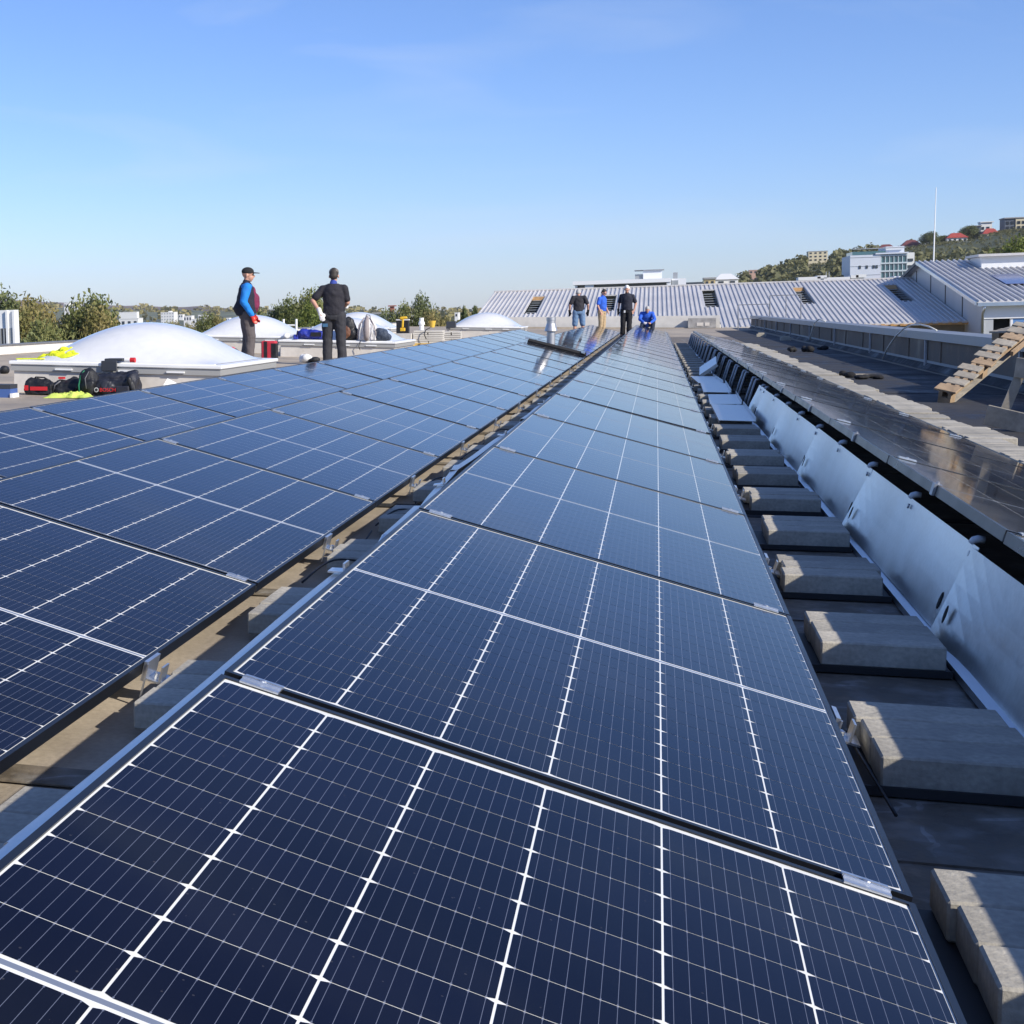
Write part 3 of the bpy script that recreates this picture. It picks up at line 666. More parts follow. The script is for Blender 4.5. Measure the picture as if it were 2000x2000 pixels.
# clutter round the second skylight and the two men
red_f = M('red fabric', (.50, .03, .05), .65, nz=[(9, .2)])
t = thing('tool_bag', 'red and black tool bag standing upright beside the man in blue', 'bag', (-7.35, 27.4, dz(-7.35)))
MB().box(-.15, .15, -.09, .09, 0, .38).build('body', red_f, t, bevel=.03, seg=2)
MB().box(-.085, -.02, -.098, -.085, .0, .37).box(.06, .155, -.095, .095, .01, .33).build('black_panel', bag_m, t)
t = thing('tool_bag', 'low red and black bag behind the nearest dome', 'bag', (-7.42, 25, dz(-7.4)))
soft('body', [('e', (0, 0, .16), (.17, .12, .15)), ('c', (-.1, 0, .06), (.12, 0, .06), .07, .07)], .012, bag_m, t, 2)
soft('cover', [('e', (-.02, -.03, .23), (.13, .09, .10)), ('e', (-.03, -.08, .18), (.10, .05, .05))], .012, M('bright red fabric', (.6, .02, .03), .5), t, 2)
blue_f = M('royal blue nylon', (.02, .035, .30), .5, nz=[(7, .3)], bump=(16, .5, .02))
t = thing('sports_bag', 'royal blue holdall lying on the dome flange behind the dark-shirted man', 'bag', (-6.95, 29.38, .435))
soft('body', [('c', (-.2, 0, .12), (.26, 0, .09), .11, .09)], .012, blue_f, t, 2)
MB().tube([(-.30, 0, .1), (-.315, 0, .1)], .09, 16).build('end_panel', bag_navy, t)
soft('end_pocket', [('b', -.39, -.28, -.08, .05, .0, .10)], .012, blue_f, t, 3)
MB().box(.0, .22, -.11, -.09, .06, .15).build('side_panel', bag_m, t)
brown_f = M('brown leather', (.13, .055, .03), .6, nz=[(9, .3)])
t = thing('backpack', 'black and brown backpack slumped against the striped backpack', 'backpack', (-6.18, 29.42, .415))
soft('body', [('e', (.0, 0, .24), (.16, .13, .25)), ('e', (.1, .0, .14), (.12, .12, .14))], .012, bag_m, t, 2)
soft('brown_pocket', [('e', (-.05, -.10, .17), (.13, .06, .15))], .012, brown_f, t, 2)
stripe_m = M('grey white fabric', (.66, .64, .63), .7, nz=[(12, .1)]); stripe_d = M('taupe fabric', (.27, .235, .23), .7)
t = thing('backpack', 'white and taupe striped backpack standing on the dome flange', 'backpack', (-5.77, 29.40, .41))
soft('body', [('e', (0, 0, .22), (.19, .12, .27)), ('b', -.19, .19, -.08, .10, .0, .2)], .012, stripe_m, t, 5)
q = MB(); q.tube([(0, -.085, .01), (0, -.125, .1), (0, -.13, .22), (0, -.10, .38), (0, -.02, .49)], [.045, .055, .06, .05, .03], 10); q.build('stripe', stripe_d, t, smooth=True)
for s in (-1, 1):
    MB().tube([(s*.20, -.05, .02), (s*.19, -.09, .15), (s*.155, -.10, .32), (s*.06, -.04, .47)], .012, 6).build('strap', stripe_d, t, smooth=True)
    MB().tube([(s*.15, -.11, .02), (s*.135, -.125, .2), (s*.10, -.10, .36)], .008, 6).build('piping', paper, t, smooth=True)
MB().tube([(-.12, -.1, .0), (-.16, -.13, -.12), (-.13, -.13, -.2)], .008, 6).build('hanging_strap', bag_m, t, smooth=True)
MB().tube([(-.04, 0, .47), (-.02, 0, .53), (.05, 0, .52), (.06, 0, .47)], .009, 6).build('handle', bag_m, t, smooth=True)
t = thing('sports_bag', 'dark slate cloth bag beside the striped backpack on the flange', 'bag', (-5.48, 29.42, .40))
soft('body', [('e', (0, 0, .12), (.16, .12, .14)), ('e', (.1, 0, .08), (.12, .1, .09)), ('e', (-.05, 0, .2), (.08, .08, .06))], .012, M('slate cloth', (.04, .055, .085), .7), t, 2)
t = thing('ladder', 'white ladder top poking up behind the second dome', 'ladder', (-9.1, 36, dz(-9.1)))
for x in (-.17, .17): MB().tube([(x, 0, 0), (x, 0, .72)], .03, 8).build('stile', white_al, t)
MB().tube([(-.16, 0, .56), (.16, 0, .56)], .022, 8).build('rung', white_al, t); MB().tube([(-.16, 0, .28), (.16, 0, .28)], .022, 8).build('rung', white_al, t)
lump('plastic_sheet', (-7.75, 31.0, .40), (.32, .16, .14), paper, 'white crumpled plastic sheet on the left end of the second dome', 'plastic sheet', 9)
lump('plastic_wrap', (-6.42, 26.6, dz(-6.4)), (.15, .12, .16), paper, 'white wrapping heap on the roof edge near the man with gloves', 'wrapping', 10)
lump('rag', (-6.22, 26.5, dz(-6.2)), (.14, .1, .11), bag_m, 'black cloth heap next to the white wrapping', 'rag', 11)
t = thing('backpack', 'small black rucksack on the roof beside the gloved man', 'backpack', (-6.16, 27.35, dz(-6.1)))
soft('body', [('e', (0, 0, .14), (.07, .08, .15)), ('b', -.06, .06, -.05, .06, .0, .1)], .01, bag_m, t, 2)
MB().tube([(.05, -.05, .04), (.09, -.07, .12), (.05, -.05, .22)], .012, 6).build('strap', bag_m, t, smooth=True)

# slab stacks, pallets, case, drill, bucket between the second and the far dome
yel = M('yellow pallet wood', (.62, .42, .12), .7, nz=[(5, .2)]); slabw = M('pale slab', (.56, .53, .47), .85, nz=[(4, .12)])
def stack(x, y, w_, layers, label, label2, pm):
    t = thing('wooden_pallet', label2, 'pallet', (x, y, dz(x)-.02), (0, 0, R(4)))
    for i in range(3): MB().box(-w_/2+i*(w_-.12)/2, -w_/2+i*(w_-.12)/2+.12, 0, .8, 0, .10).build('block', pm, t)
    for i in range(6): MB().box(-w_/2, w_/2, .135*i, .135*i+.10, .102, .13).build('board', pm, t)
    for i in range(layers):
        for s in range(2):
            prop(MB().box(-w_/2+s*w_/2+.008, s*w_/2-.008, .02, .76, 0, .047).build('concrete_slab', slabw, None, (x+rng.uniform(-.02, .02), y, dz(x)+.112+.0575*i), (0, 0, R(4)+rng.gauss(0, .02))), f'pale slab in layer {["one","two","three","four","five","six","seven"][i]} up, {"left" if s == 0 else "right"} half of the {label}', 'slab', 'pale slabs stacked on pallets')
stack(-5.82, 38, .80, 6, 'larger stack on the yellow pallet', 'yellow pallet under the larger pale slab stack', yel)
stack(-5.52, 40.3, .52, 5, 'smaller stack on the brown pallet', 'brown pallet under the smaller pale slab stack', wood_o)
t = thing('bucket', 'upturned yellow cone on top of the larger slab stack', 'bucket', (-5.74, 38.2, .56))
MB().lathe([(.055, 0), (.06, .01), (.095, .17), (.098, .18), (.085, .18), (.05, .02)], 16).build('body', M('yellow plastic', (.75, .48, .07), .5), t)
t = thing('cable', 'black cable loop hanging on the larger slab stack', 'cable', (-5.85, 37.95, .30))
MB().tube([(.1, -.03, .26), (-.02, -.05, .2), (-.06, -.05, .08), (.0, -.05, -.05)], .014, 6).build('loop', cable_m, t, smooth=True)
t = thing('tool_case', 'black tool case behind the yellow drill near the far trees', 'case', (-6.56, 38.3, dz(-6.5)))
MB().box(-.17, .16, 0, .2, 0, .70).build('body', bag_m, t, bevel=.01)
MB().box(-.18, .17, .0, .2, .705, .735).build('lid', stripe_m, t)
t = thing('drill', 'yellow cordless drill standing in front of the black case', 'drill', (-6.48, 37.9, .47))
yb = M('yellow tool body', (.70, .42, .02), .5)
MB().caps((-.05, 0, .34), (.08, 0, .36), .045, .035).build('motor_housing', yb, t, smooth=True)
MB().caps((.0, 0, .30), (-.01, 0, .12), .028, .03).build('grip', yb, t, smooth=True)
MB().box(-.07, .06, -.045, .045, .0, .09).build('battery', yb, t, bevel=.01)
prop(MB().box(-.2, .3, -.15, .2, 0, .38).build('crate', slabw, None, (-6.55, 37.95, dz(-6.5)-.02)), 'pale crate that carries the drill and black case', 'crate')
t = thing('roof_vent', 'small white roof vent behind the slab stack', 'vent', (-7.1, 45, dz(-7.1)))
MB().lathe([(.13, 0), (.13, .2), (.08, .26), (.075, .5), (.1, .5), (.1, .56), (.07, .62), (.07, .72)], 16).build('stack', white_al, t)
prop(MB().box(-.16, .16, 0, .25, 0, .22).build('toolbox', slate, None, (-6.82, 49.65, .40), bevel=.01), 'dark toolbox standing at the corner of the far dome', 'toolbox')
# ------------------------------------------------------------------ people
skin = M('skin', (.50, .27, .19), .55, nz=[(14, .08)]); hair_g = M('grey hair', (.42, .41, .40), .8, nz=[(60, .2)]); hair_d = M('dark hair', (.035, .028, .024), .7)
shoe_m = M('dark shoe', (.015, .014, .014), .6); eye_m = M('eye', (.02, .015, .012), .2)
def cloth(name, c, b=.6): return M(name, c, .85, nz=[(9, .14)], bump=(11, b, .03))
def person(label, loc, heading, J, outfit, belly=0.0, group='roof workers'):
    """J: joint positions in the person's own frame (+Y ahead, +X right hand)"""
    D = dict(pel=(0, 0, .95), chest=(0, 0, 1.28), neck=(0, -.01, 1.47), head=(0, .02, 1.635), hd=(0, 1, 0))
    for s, q in (('L', -1), ('R', 1)):
        D.update({'hip'+s: (q*.095, 0, .92), 'kne'+s: (q*.105, .02, .50), 'ank'+s: (q*.115, -.01, .09), 'toe'+s: (q*.13, .14, .035),
                  'sho'+s: (q*.182, -.01, 1.395), 'elb'+s: (q*.245, -.02, 1.13), 'wri'+s: (q*.255, .05, .89), 'han'+s: (q*.25, .085, .79), 'thu'+s: (q*.215, .11, .84)})
    D.update(J); V = {k: Vector(v) for k, v in D.items()}
    t = thing('person', label, 'person', loc, (0, -.012, heading), group)
    ov = outfit
    # body: one continuous skin
    mb = MB(); pel, chest, neck, head = V['pel'], V['chest'], V['neck'], V['head']; hd = V['hd'].normalized()
    mb.caps(pel, chest, .105, .12); mb.caps(V['shoL'], V['shoR'], .048, .048); mb.caps(chest, neck, .10, .056); mb.caps(neck, head-hd*.01-Vector((0, 0, .03)), .054, .054)
    for s in 'LR':
        mb.caps(pel, V['hip'+s], .09, .088); mb.caps(V['hip'+s], V['kne'+s], .082, .056); mb.caps(V['kne'+s], V['kne'+s].lerp(V['ank'+s], .35), .054, .056)
        mb.caps(V['kne'+s].lerp(V['ank'+s], .3), V['ank'+s], .057, .037); mb.caps(V['ank'+s], V['toe'+s], .042, .032)
        mb.caps(V['sho'+s], V['elb'+s], .052, .041); mb.caps(V['elb'+s], V['wri'+s], .042, .028)
        w0, h0 = V['wri'+s], V['han'+s]; mb.caps(w0, w0.lerp(h0, .75), .026, .030)
        fdir = (h0-w0).normalized(); side = (V['thu'+s]-w0.lerp(h0, .5)); side = (side-fdir*side.dot(fdir)).normalized()
        for k, (o_, ln) in enumerate(((.027, .070), (.009, .080), (-.009, .075), (-.026, .060))):
            b0 = h0 + side*o_ - fdir*.01; nrm = fdir.cross(side)
            b1 = b0 + fdir*ln*.55 + nrm*.006*(1 if s == 'R' else -1); b2 = b1 + fdir*ln*.4 + nrm*.018*(1 if s == 'R' else -1)
            mb.caps(b0, b1, .0095, .0088, seg=8); mb.caps(b1, b2, .0088, .0075, seg=8)
        tb = w0.lerp(h0, .35)+side*.02; mb.caps(tb, V['thu'+s], .013, .0105, seg=8); mb.caps(V['thu'+s], V['thu'+s]+fdir*.026, .0105, .0085, seg=8)
    # head
    sd = hd.cross(Vector((0, 0, 1))).normalized(); uh = sd.cross(hd)
    HM = Matrix((( sd.x, hd.x, uh.x, head.x), (sd.y, hd.y, uh.y, head.y), (sd.z, hd.z, uh.z, head.z), (0, 0, 0, 1)))
    hp = lambda x, y, z: HM @ Vector((x, y, z))
    def hel(c, r, nu=14, nv=9):
        q = MB(); q.ell(c, r, nu=nu, nv=nv); return [HM @ Vector(v) for v in q.v], q.f
    for c, r in (((0, -.012, .03), (.076, .098, .098)), ((0, .03, -.045), (.056, .062, .072)), ((0, .05, -.10), (.030, .026, .022)), ((0, .098, -.018), (.014, .024, .024)), ((.079, -.01, -.015), (.012, .022, .034)), ((-.079, -.01, -.015), (.012, .022, .034)), ((0, .078, .03), (.055, .022, .016)), ((0, .082, -.062), (.026, .016, .012))):
        mb.add(*hel(c, r))
    body = inst('body', fused(mb, .0085, 2), t); body.data.materials.append(skin)
    for s in (-1, 1):
        q = MB(); q.add(*hel((s*.031, .084, .008), (.011, .008, .008), 8, 6)); q.build('eye', eye_m, t, smooth=True)
    if ov.get('hair'):
        q = MB(); q.add(*hel((0, -.025, .045), (.083, .100, .100))); q.add(*hel((0, -.06, -.01), (.076, .062, .075)))
        o = inst('hair', fused(q, .010, 2), t); o.data.materials.append(ov['hair'])
    if ov.get('cap'):
        q = MB(); q.add(*hel((0, -.012, .062), (.088, .108, .082))); o = inst('cap', fused(q, .010, 2), t); o.data.materials.append(ov['cap'])
        q = MB(); q.add(*hel((0, .125, .045), (.068, .075, .010))); q.build('visor', ov['cap'], t, smooth=True)
    def garment(name, fn, mat, vox=.012, sm=2):
        from mathutils import noise as N_
        q = MB(); fn(q); me_ = fused(q, vox, sm)
        if name in ('shirt', 'jacket', 'sleeve', 'trousers', 'shorts'):   # folds in the cloth
            nn_ = len(me_.vertices); cs_ = [0.0]*(3*nn_); me_.vertices.foreach_get('co', cs_); ns_ = [0.0]*(3*nn_); me_.vertices.foreach_get('normal', ns_)
            for i in range(0, 3*nn_, 3):
                f_ = .010*N_.noise(Vector((cs_[i]*7, cs_[i+1]*7, cs_[i+2]*11+cs_[i]*6+len(name))))
                cs_[i] += ns_[i]*f_; cs_[i+1] += ns_[i+1]*f_; cs_[i+2] += ns_[i+2]*f_
            me_.vertices.foreach_set('co', cs_); me_.update()
        o = inst(name, me_, t); o.data.materials.append(mat); return o
    ax = (V['shoR']-V['shoL']).normalized()
    def torso(q, lo=.0, ext=1.10):
        b = pel + Vector((0, 0, lo)); up_ = (neck-pel).normalized(); fr = up_.cross(ax)*-1
        prof = [(0, .168, .125), (.12, .170, .128), (.25, .172, .125), (.38, .180, .128), (.45, .168, .118), (.505, .125, .092), (.545, .078, .066)]
        ys_ = []
        for z, a, bb in prof:
            c = b.lerp(neck+Vector((0, 0, .02)), z/.545 if z < .545 else 1)
            ys_.append((c, a*ext, bb*ext*(1+belly*max(0, 1-abs(z-.12)/.2)), belly*max(0, 1-abs(z-.12)/.2)*.06))
        seg = 20; vs = []
        for c, a, bb, sh in ys_:
            for k in range(seg):
                th = 2*math.pi*k/seg; vs.append(c + ax*math.cos(th)*a + fr*-1*(math.sin(th)*bb) + fr*-sh*1.0 if False else c + ax*math.cos(th)*a + fr*(math.sin(th)*bb) + fr*sh)
        n_ = len(ys_); fs = []
        for i in range(n_-1):
            for k in range(seg):
                k2 = (k+1) % seg; fs.append((i*seg+k, i*seg+k2, (i+1)*seg+k2, (i+1)*seg+k))
        fs += [tuple(range(seg))[::-1], tuple((n_-1)*seg+k for k in range(seg))]
        q.add(vs, fs); q.caps(V['shoL']-Vector((0, 0, .012)), V['shoR']-Vector((0, 0, .012)), .066, .066)
        for s_ in 'LR': q.caps(V['sho'+s_]+Vector((0, 0, -.004)), neck-Vector((0, 0, .035)), .072, .062)
    if ov.get('sleeve', 'short') == 'short':
        def top(q):
            torso(q, -.03)
            for s in 'LR':
                e = V['sho'+s].lerp(V['elb'+s], .72); q.caps(V['sho'+s], e, .074, .070)
        garment('shirt', top, ov['top'])
    else:
        def top(q):
            torso(q, -.06)
            if not ov.get('sleeve_mat'):
                for s in 'LR': q.caps(V['sho'+s], V['elb'+s], .074, .062); q.caps(V['elb'+s], V['wri'+s], .060, .046)
        garment(ov.get('topname', 'shirt'), top, ov['top'])
        if ov.get('sleeve_mat'):
            for s in 'LR':
                def slv(q): q.caps(V['sho'+s]+Vector((0, 0, .01)), V['elb'+s], .083, .066); q.caps(V['elb'+s], V['wri'+s], .064, .05); q.ell(V['sho'+s].lerp(neck, .3), (.085, .1, .06))
                garment('sleeve', slv, ov['sleeve_mat'])
    if ov.get('collar'):
        def cl(q): q.caps(neck+Vector((0, 0, -.005)), neck+Vector((0, .005, .035)), .072, .064)
        garment('collar', cl, ov['collar'])
    short = ov.get('shorts')
    def legs(q):
        
        dn = (V['hipL']+V['hipR'])/2-pel; dn = Vector((0, 0, -1)) if dn.length < 1e-3 or dn.z > -.01 else dn.normalized()
        seg = 18; vs = []; rr = [(-.07, .172, .122), (.0, .176, .128), (.06, .182, .132), (.12, .16, .115)]; fr = dn.cross(ax)
        for z, a_, b_ in rr:
            for k in range(seg): th = 2*math.pi*k/seg; vs.append(pel+dn*z+ax*math.cos(th)*a_+fr*math.sin(th)*b_)
        q.add(vs, [(i*seg+k, i*seg+(k+1) % seg, (i+1)*seg+(k+1) % seg, (i+1)*seg+k) for i in range(3) for k in range(seg)]+[tuple(range(seg))[::-1], tuple(3*seg+k for k in range(seg))])
        for s in 'LR':
            q.caps(V['hip'+s], V['kne'+s], .118, .096 if short else .090)
            if not short: q.caps(V['kne'+s], V['ank'+s]+Vector((0, 0, -.03)), .090, .082)
            else: q.caps(V['kne'+s].lerp(V['hip'+s], .2), V['kne'+s].lerp(V['hip'+s], .02), .098, .098)
    garment('shorts' if short else 'trousers', legs, ov['legs'])
    for s in 'LR':
        def sh(q): q.caps(V['ank'+s]+Vector((0, -.03, -.045)), V['toe'+s]+Vector((0, .02, 0)), .048, .042); q.caps(V['ank'+s], V['ank'+s]+Vector((0, 0, -.03)), .05, .05)
        garment('shoe', sh, shoe_m)
    if ov.get('gloves'):
        for s in ov.get('gl', 'LR'):
            w0, h0 = V['wri'+s], V['han'+s]; fdir = (h0-w0).normalized(); side = (V['thu'+s]-w0.lerp(h0, .5)); side = (side-fdir*side.dot(fdir)).normalized()
            def gv(q):
                q.caps(w0-fdir*.05, w0.lerp(h0, .2), .044, .038); q.caps(w0.lerp(h0, .2)+side*.012, h0+side*.014, .030, .026); q.caps(w0.lerp(h0, .2)-side*.012, h0-side*.014, .030, .026)
                for o_, ln in ((.034, .068), (.012, .080), (-.011, .076), (-.033, .060)):
                    b0 = h0+side*o_-fdir*.01; b1 = b0+fdir*ln*.6; nrm = fdir.cross(side)*(1 if s == 'R' else -1); q.caps(b0, b1, .0135, .0125, seg=8); q.caps(b1, b1+fdir*ln*.4+nrm*.018, .0125, .0115, seg=8)
                tb = w0.lerp(h0, .35)+side*.02; q.caps(tb, V['thu'+s]+side*.008, .017, .015, seg=8); q.caps(V['thu'+s]+side*.008, V['thu'+s]+fdir*.03+side*.008, .014, .0125, seg=8)
            garment('glove', gv, ov['gloves'], .0075, 1)
    t.scale = ov.get('girth', (1, 1, 1))
    return t, V, garment
navy = cloth('navy cloth', (.014, .016, .03)); azure = cloth('azure fleece', (.01, .19, .58)); maroon = cloth('maroon shirt', (.17, .018, .06)); taupe_t = cloth('taupe work trousers', (.10, .085, .085))
capk = cloth('black cap', (.014, .014, .016)); redg = cloth('red glove', (.55, .03, .02)); dk_grey = cloth('dark grey work trousers', (.030, .030, .036)); charcoal = cloth('charcoal tee', (.020, .019, .026))
whiteg = cloth('white glove', (.72, .70, .68)); capg = cloth('olive grey cap', (.16, .145, .13)); blue_col = cloth('blue collar', (.03, .06, .30)); denim = cloth('light denim', (.13, .22, .36)); cobalt = cloth('cobalt polo', (.025, .11, .55)); beige = cloth('beige trousers', (.42, .31, .18)); blacktr = cloth('black trousers', (.009, .009, .012))
# man in blue jacket: faces right, head turned away to the right
t, V, gm = person('man in black cap and blue sleeved jacket with red gloves, standing between the domes', (-7.27, 25.5, deck_z(-7.27)), R(-68),
    dict(neck=(0, .0, 1.475), head=(0, .035, 1.635), hd=(.25, 1, -.08), elbR=(.25, -.07, 1.13), wriR=(.25, .06, .90), hanR=(.235, .10, .80), thuR=(.20, .13, .85),
         elbL=(-.25, .0, 1.13), wriL=(-.22, .14, .91), hanL=(-.19, .19, .82), thuL=(-.15, .19, .86), kneL=(-.10, .03, .5), ankL=(-.11, -.02, .09), kneR=(.105, .05, .5), ankR=(.12, .02, .09), toeR=(.13, .17, .035)),
    dict(girth=(1.07, 1.10, 1), cap=capk, top=navy, topname='jacket', sleeve='long', sleeve_mat=azure, legs=taupe_t, gloves=redg, collar=navy), belly=.45)
gm('shirt', lambda q: (q.ell((0, .125, 1.12), (.12, .105, .20)), q.ell((0, .10, 1.28), (.09, .07, .15))), maroon)
# man with gloves, back to the camera
t, V, gm = person('man seen from behind in dark tee and grey cap, white gloved hand on hip', (-5.61, 25.5, deck_z(-5.61)), R(4),
    dict(head=(.005, .04, 1.63), hd=(-.05, 1, -.15), elbL=(-.36, -.06, 1.19), wriL=(-.225, -.13, .98), hanL=(-.19, -.155, .885), thuL=(-.15, -.14, .93),
         elbR=(.235, .04, 1.14), wriR=(.15, .22, 1.06), hanR=(.09, .28, 1.06), thuR=(.08, .26, 1.1), hipL=(-.10, 0, .92), kneL=(-.125, .03, .5), ankL=(-.13, 0, .09), toeL=(-.17, .14, .035), kneR=(.115, .0, .5), ankR=(.14, -.02, .09), toeR=(.17, .12, .035)),
    dict(girth=(1.05, 1.05, 1), cap=capg, hair=hair_d, top=charcoal, legs=dk_grey, gloves=whiteg, collar=blue_col, gl='LR'))
MB().box(-.185, -.095, -.112, -.104, .71, .77).build('pocket_badge', M('blue badge', (.05, .14, .25), .6), t)
# far group
person('man seen from behind in black tee and light denim shorts at the row end', (-2.52, 50.0, .0), R(8),
    dict(neck=(0, .05, 1.44), head=(0, .15, 1.545), hd=(0, .8, -.6), chest=(0, .02, 1.27), elbL=(-.30, -.04, 1.14), wriL=(-.30, .06, .92), hanL=(-.29, .10, .83), thuL=(-.25, .12, .87), elbR=(.30, -.04, 1.14), wriR=(.31, .06, .92), hanR=(.30, .10, .83), thuR=(.26, .12, .87), kneL=(-.13, .02, .5), ankL=(-.14, 0, .09), toeL=(-.16, .14, .035), kneR=(.13, .02, .5), ankR=(.14, 0, .09), toeR=(.16, .14, .035)),
    dict(hair=hair_g, top=charcoal, legs=denim, shorts=True, gloves=capk))
person('man in cobalt polo and beige trousers looking down to the right', (-2.03, 57.2, .0), R(-118),
    dict(neck=(0, .03, 1.47), head=(0, .075, 1.62), hd=(.1, .85, -.5), elbR=(.25, -.04, 1.13), wriR=(.245, .07, .90), hanR=(.23, .11, .81), thuR=(.2, .13, .86), elbL=(-.24, .0, 1.13), wriL=(-.2, .13, .93), hanL=(-.17, .17, .84), thuL=(-.14, .18, .88)),
    dict(hair=hair_d, top=cobalt, legs=beige, collar=cobalt), belly=.4)
t, V, gm = person('white haired man in dark polo and black trousers standing in the gully facing us', (-.98, 50.2, .03), R(180-6),
    dict(neck=(0, .02, 1.47), head=(0, .07, 1.62), hd=(-.1, .88, -.45), elbR=(.26, -.05, 1.15), wriR=(.27, .03, .90), hanR=(.265, .06, .81), thuR=(.22, .09, .85), elbL=(-.29, -.06, 1.15), wriL=(-.25, .02, .93), hanL=(-.22, .05, .85), thuL=(-.19, .08, .89), kneL=(-.10, .03, .5), ankL=(-.10, .04, .09), toeL=(-.12, .18, .035)),
    dict(hair=M('white hair', (.75, .74, .72), .8), top=navy, legs=blacktr, collar=navy, gloves=capk, gl='R'), belly=.2)
gm('belt', lambda q: q.lathe([(.172, .985), (.176, .99), (.176, 1.02), (.172, 1.025)], 20, sy=.80), M('pale belt', (.22, .30, .42), .6))
MB().box(.02, .07, .15, .165, .84, .92).build('badge', paper, t)
t, V, gm = person('man in blue long sleeves crouching at the far end of the middle row', (-.36, 56.2, .02), R(180+4),
    dict(pel=(0, -.12, .42), chest=(0, .06, .70), neck=(0, .19, .85), head=(0, .29, .93), hd=(.05, .75, -.66), hipL=(-.11, -.1, .40), hipR=(.11, -.1, .40), kneL=(-.22, .22, .52), kneR=(.2, .24, .16), ankL=(-.2, .12, .09), ankR=(.16, -.16, .10), toeL=(-.21, .28, .035), toeR=(.17, -.05, .04),
         shoL=(-.19, .15, .80), shoR=(.19, .15, .80), elbL=(-.27, .30, .58), elbR=(.27, .30, .58), wriL=(-.12, .48, .45), wriR=(.12, .48, .45), hanL=(-.08, .56, .42), hanR=(.08, .56, .42), thuL=(-.04, .53, .46), thuR=(.04, .53, .46)),
    dict(hair=hair_g, top=cobalt, sleeve='long', legs=cloth('dark jeans', (.03, .04, .07)), gloves=whiteg, gl='R'))
# ------------------------------------------------------------------ ribbed shed roof beyond the deck (true-level coordinates from the eye)
rib_m = M('ribbed metal roof', (.54, .525, .51), .45, .0, nz=[(.35, .08), (3, .05)])
wallp = M('pale concrete wall', (.58, .56, .52), .8, nz=[(.5, .06), (4, .06)])
S_ = math.tan(.1466)
def rz_(y): return -1.07 + .147*(y-75)
t = gthing('shed_building', 'long low building with a pale ribbed metal roof and open slatted strips', 'building', 0, 75, -9)
def T(x, y, z): return Vector((x, y-75, z+9))
RY = 90.9
wins = [(-7.14, -6.43, 81.4, 88.4), (-2.95, -2.25, 81.6, 88.0), (2.56, 3.30, 81.9, 88.9), (7.50, 8.15, 82.1, 88.7), (12.34, 13.02, 81.9, 88.5)]
XL, XR, XN = -9.75, 20.0, 3.1
pieces = []
xs_ = [XL] + [v for wn_ in wins for v in wn_[:2]] + [XR]
def rpanel(x0, x1, y0, y1): # sheet split at the stepped eave
    mb = MB(); mb.prism([T(x0, y0, rz_(y0)), T(x1, y0, rz_(y0)), T(x1, y1, rz_(y1)), T(x0, y1, rz_(y1))], (0, 0, -.06)); return mb
roof = MB()
def addr(x0, x1, y0, y1): roof.prism([T(x0, y0, rz_(y0)), T(x1, y0, rz_(y0)), T(x1, y1, rz_(y1)), T(x0, y1, rz_(y1))], (0, 0, -.06))
def eave(x): return 78.4 if x < XN else 75.0
cuts = sorted(set(xs_ + [XN, 10.26]))
for a, b in zip(cuts[:-1], cuts[1:]):
    m_ = (a+b)/2; wn_ = [q for q in wins if q[0]-.01 < m_ < q[1]+.01]
    if wn_: addr(a, b, eave(m_), wn_[0][2]); addr(a, b, wn_[0][3], RY)
    else: addr(a, b, eave(m_), RY)
# back slope
roof.prism([T(XL, RY, rz_(RY)), T(XR, RY, rz_(RY)), T(XR, RY+15, -1.2), T(XL, RY+15, -1.2)], (0, 0, -.06))
ro = roof.build('roof', rib_m, t)
nrib = 0; x = XL+.02
while x < XR-.1:
    segs = [(eave(x), RY)]
    for wn_ in wins:
        if wn_[0]-.05 < x < wn_[1]+.0: segs = [(eave(x), wn_[2]), (wn_[3], RY)]
    for a, b in segs:
        q = MB().prism([T(x, a, rz_(a)+.002), T(x+.10, a, rz_(a)+.002), T(x+.08, a, rz_(a)+.05), T(x+.02, a, rz_(a)+.05)], T(0, b, rz_(b))-T(0, a, rz_(a)))
        q.build('roof_rib', rib_m, ro); nrib += 1
    x += .245
dark_in = M('dark interior', (.012, .013, .015), .9); slat_g = M('grey louvre', (.35, .37, .38), .5, .3); lath = M('raw timber lath', (.45, .26, .10), .8, nz=[(4, .2)])
for i, (a, b, y0, y1) in enumerate(wins):
    f = MB(); f.prism([T(a, y0, rz_(y0)-.5), T(b, y0, rz_(y0)-.5), T(b, y1, rz_(y1)-.5), T(a, y1, rz_(y1)-.5)], (0, 0, -.05))
    o = f.build('open_strip', dark_in, t)
    q = MB(); q.prism([T(b-.03, y0, rz_(y0)-.45), T(b-.03, y1, rz_(y1)-.45), T(b-.03, y1, rz_(y1)-.01), T(b-.03, y0, rz_(y0)-.01)], (.025, 0, 0)); q.build('upstand', slat_g, o)
    for k in range(7):
        yy = y0+.5+(y1-y0-1.4)*k/6
        MB().box(a+.03-(0), b-.06, yy-75, yy-75+.30, rz_(yy)+9-.16, rz_(yy)+9-.12).build('louvre_slat', slat_g, o)
    if i in (0, 3, 4): MB().prism([T(a-.02, y1-.75, rz_(y1-.75)-.10), T(b-.05, y1-.75, rz_(y1-.75)-.10), T(b-.05, y1-.08, rz_(y1-.08)-.02), T(a-.02, y1-.08, rz_(y1-.08)-.02)], (0, 0, -.05)).build('lath_board', lath, o)
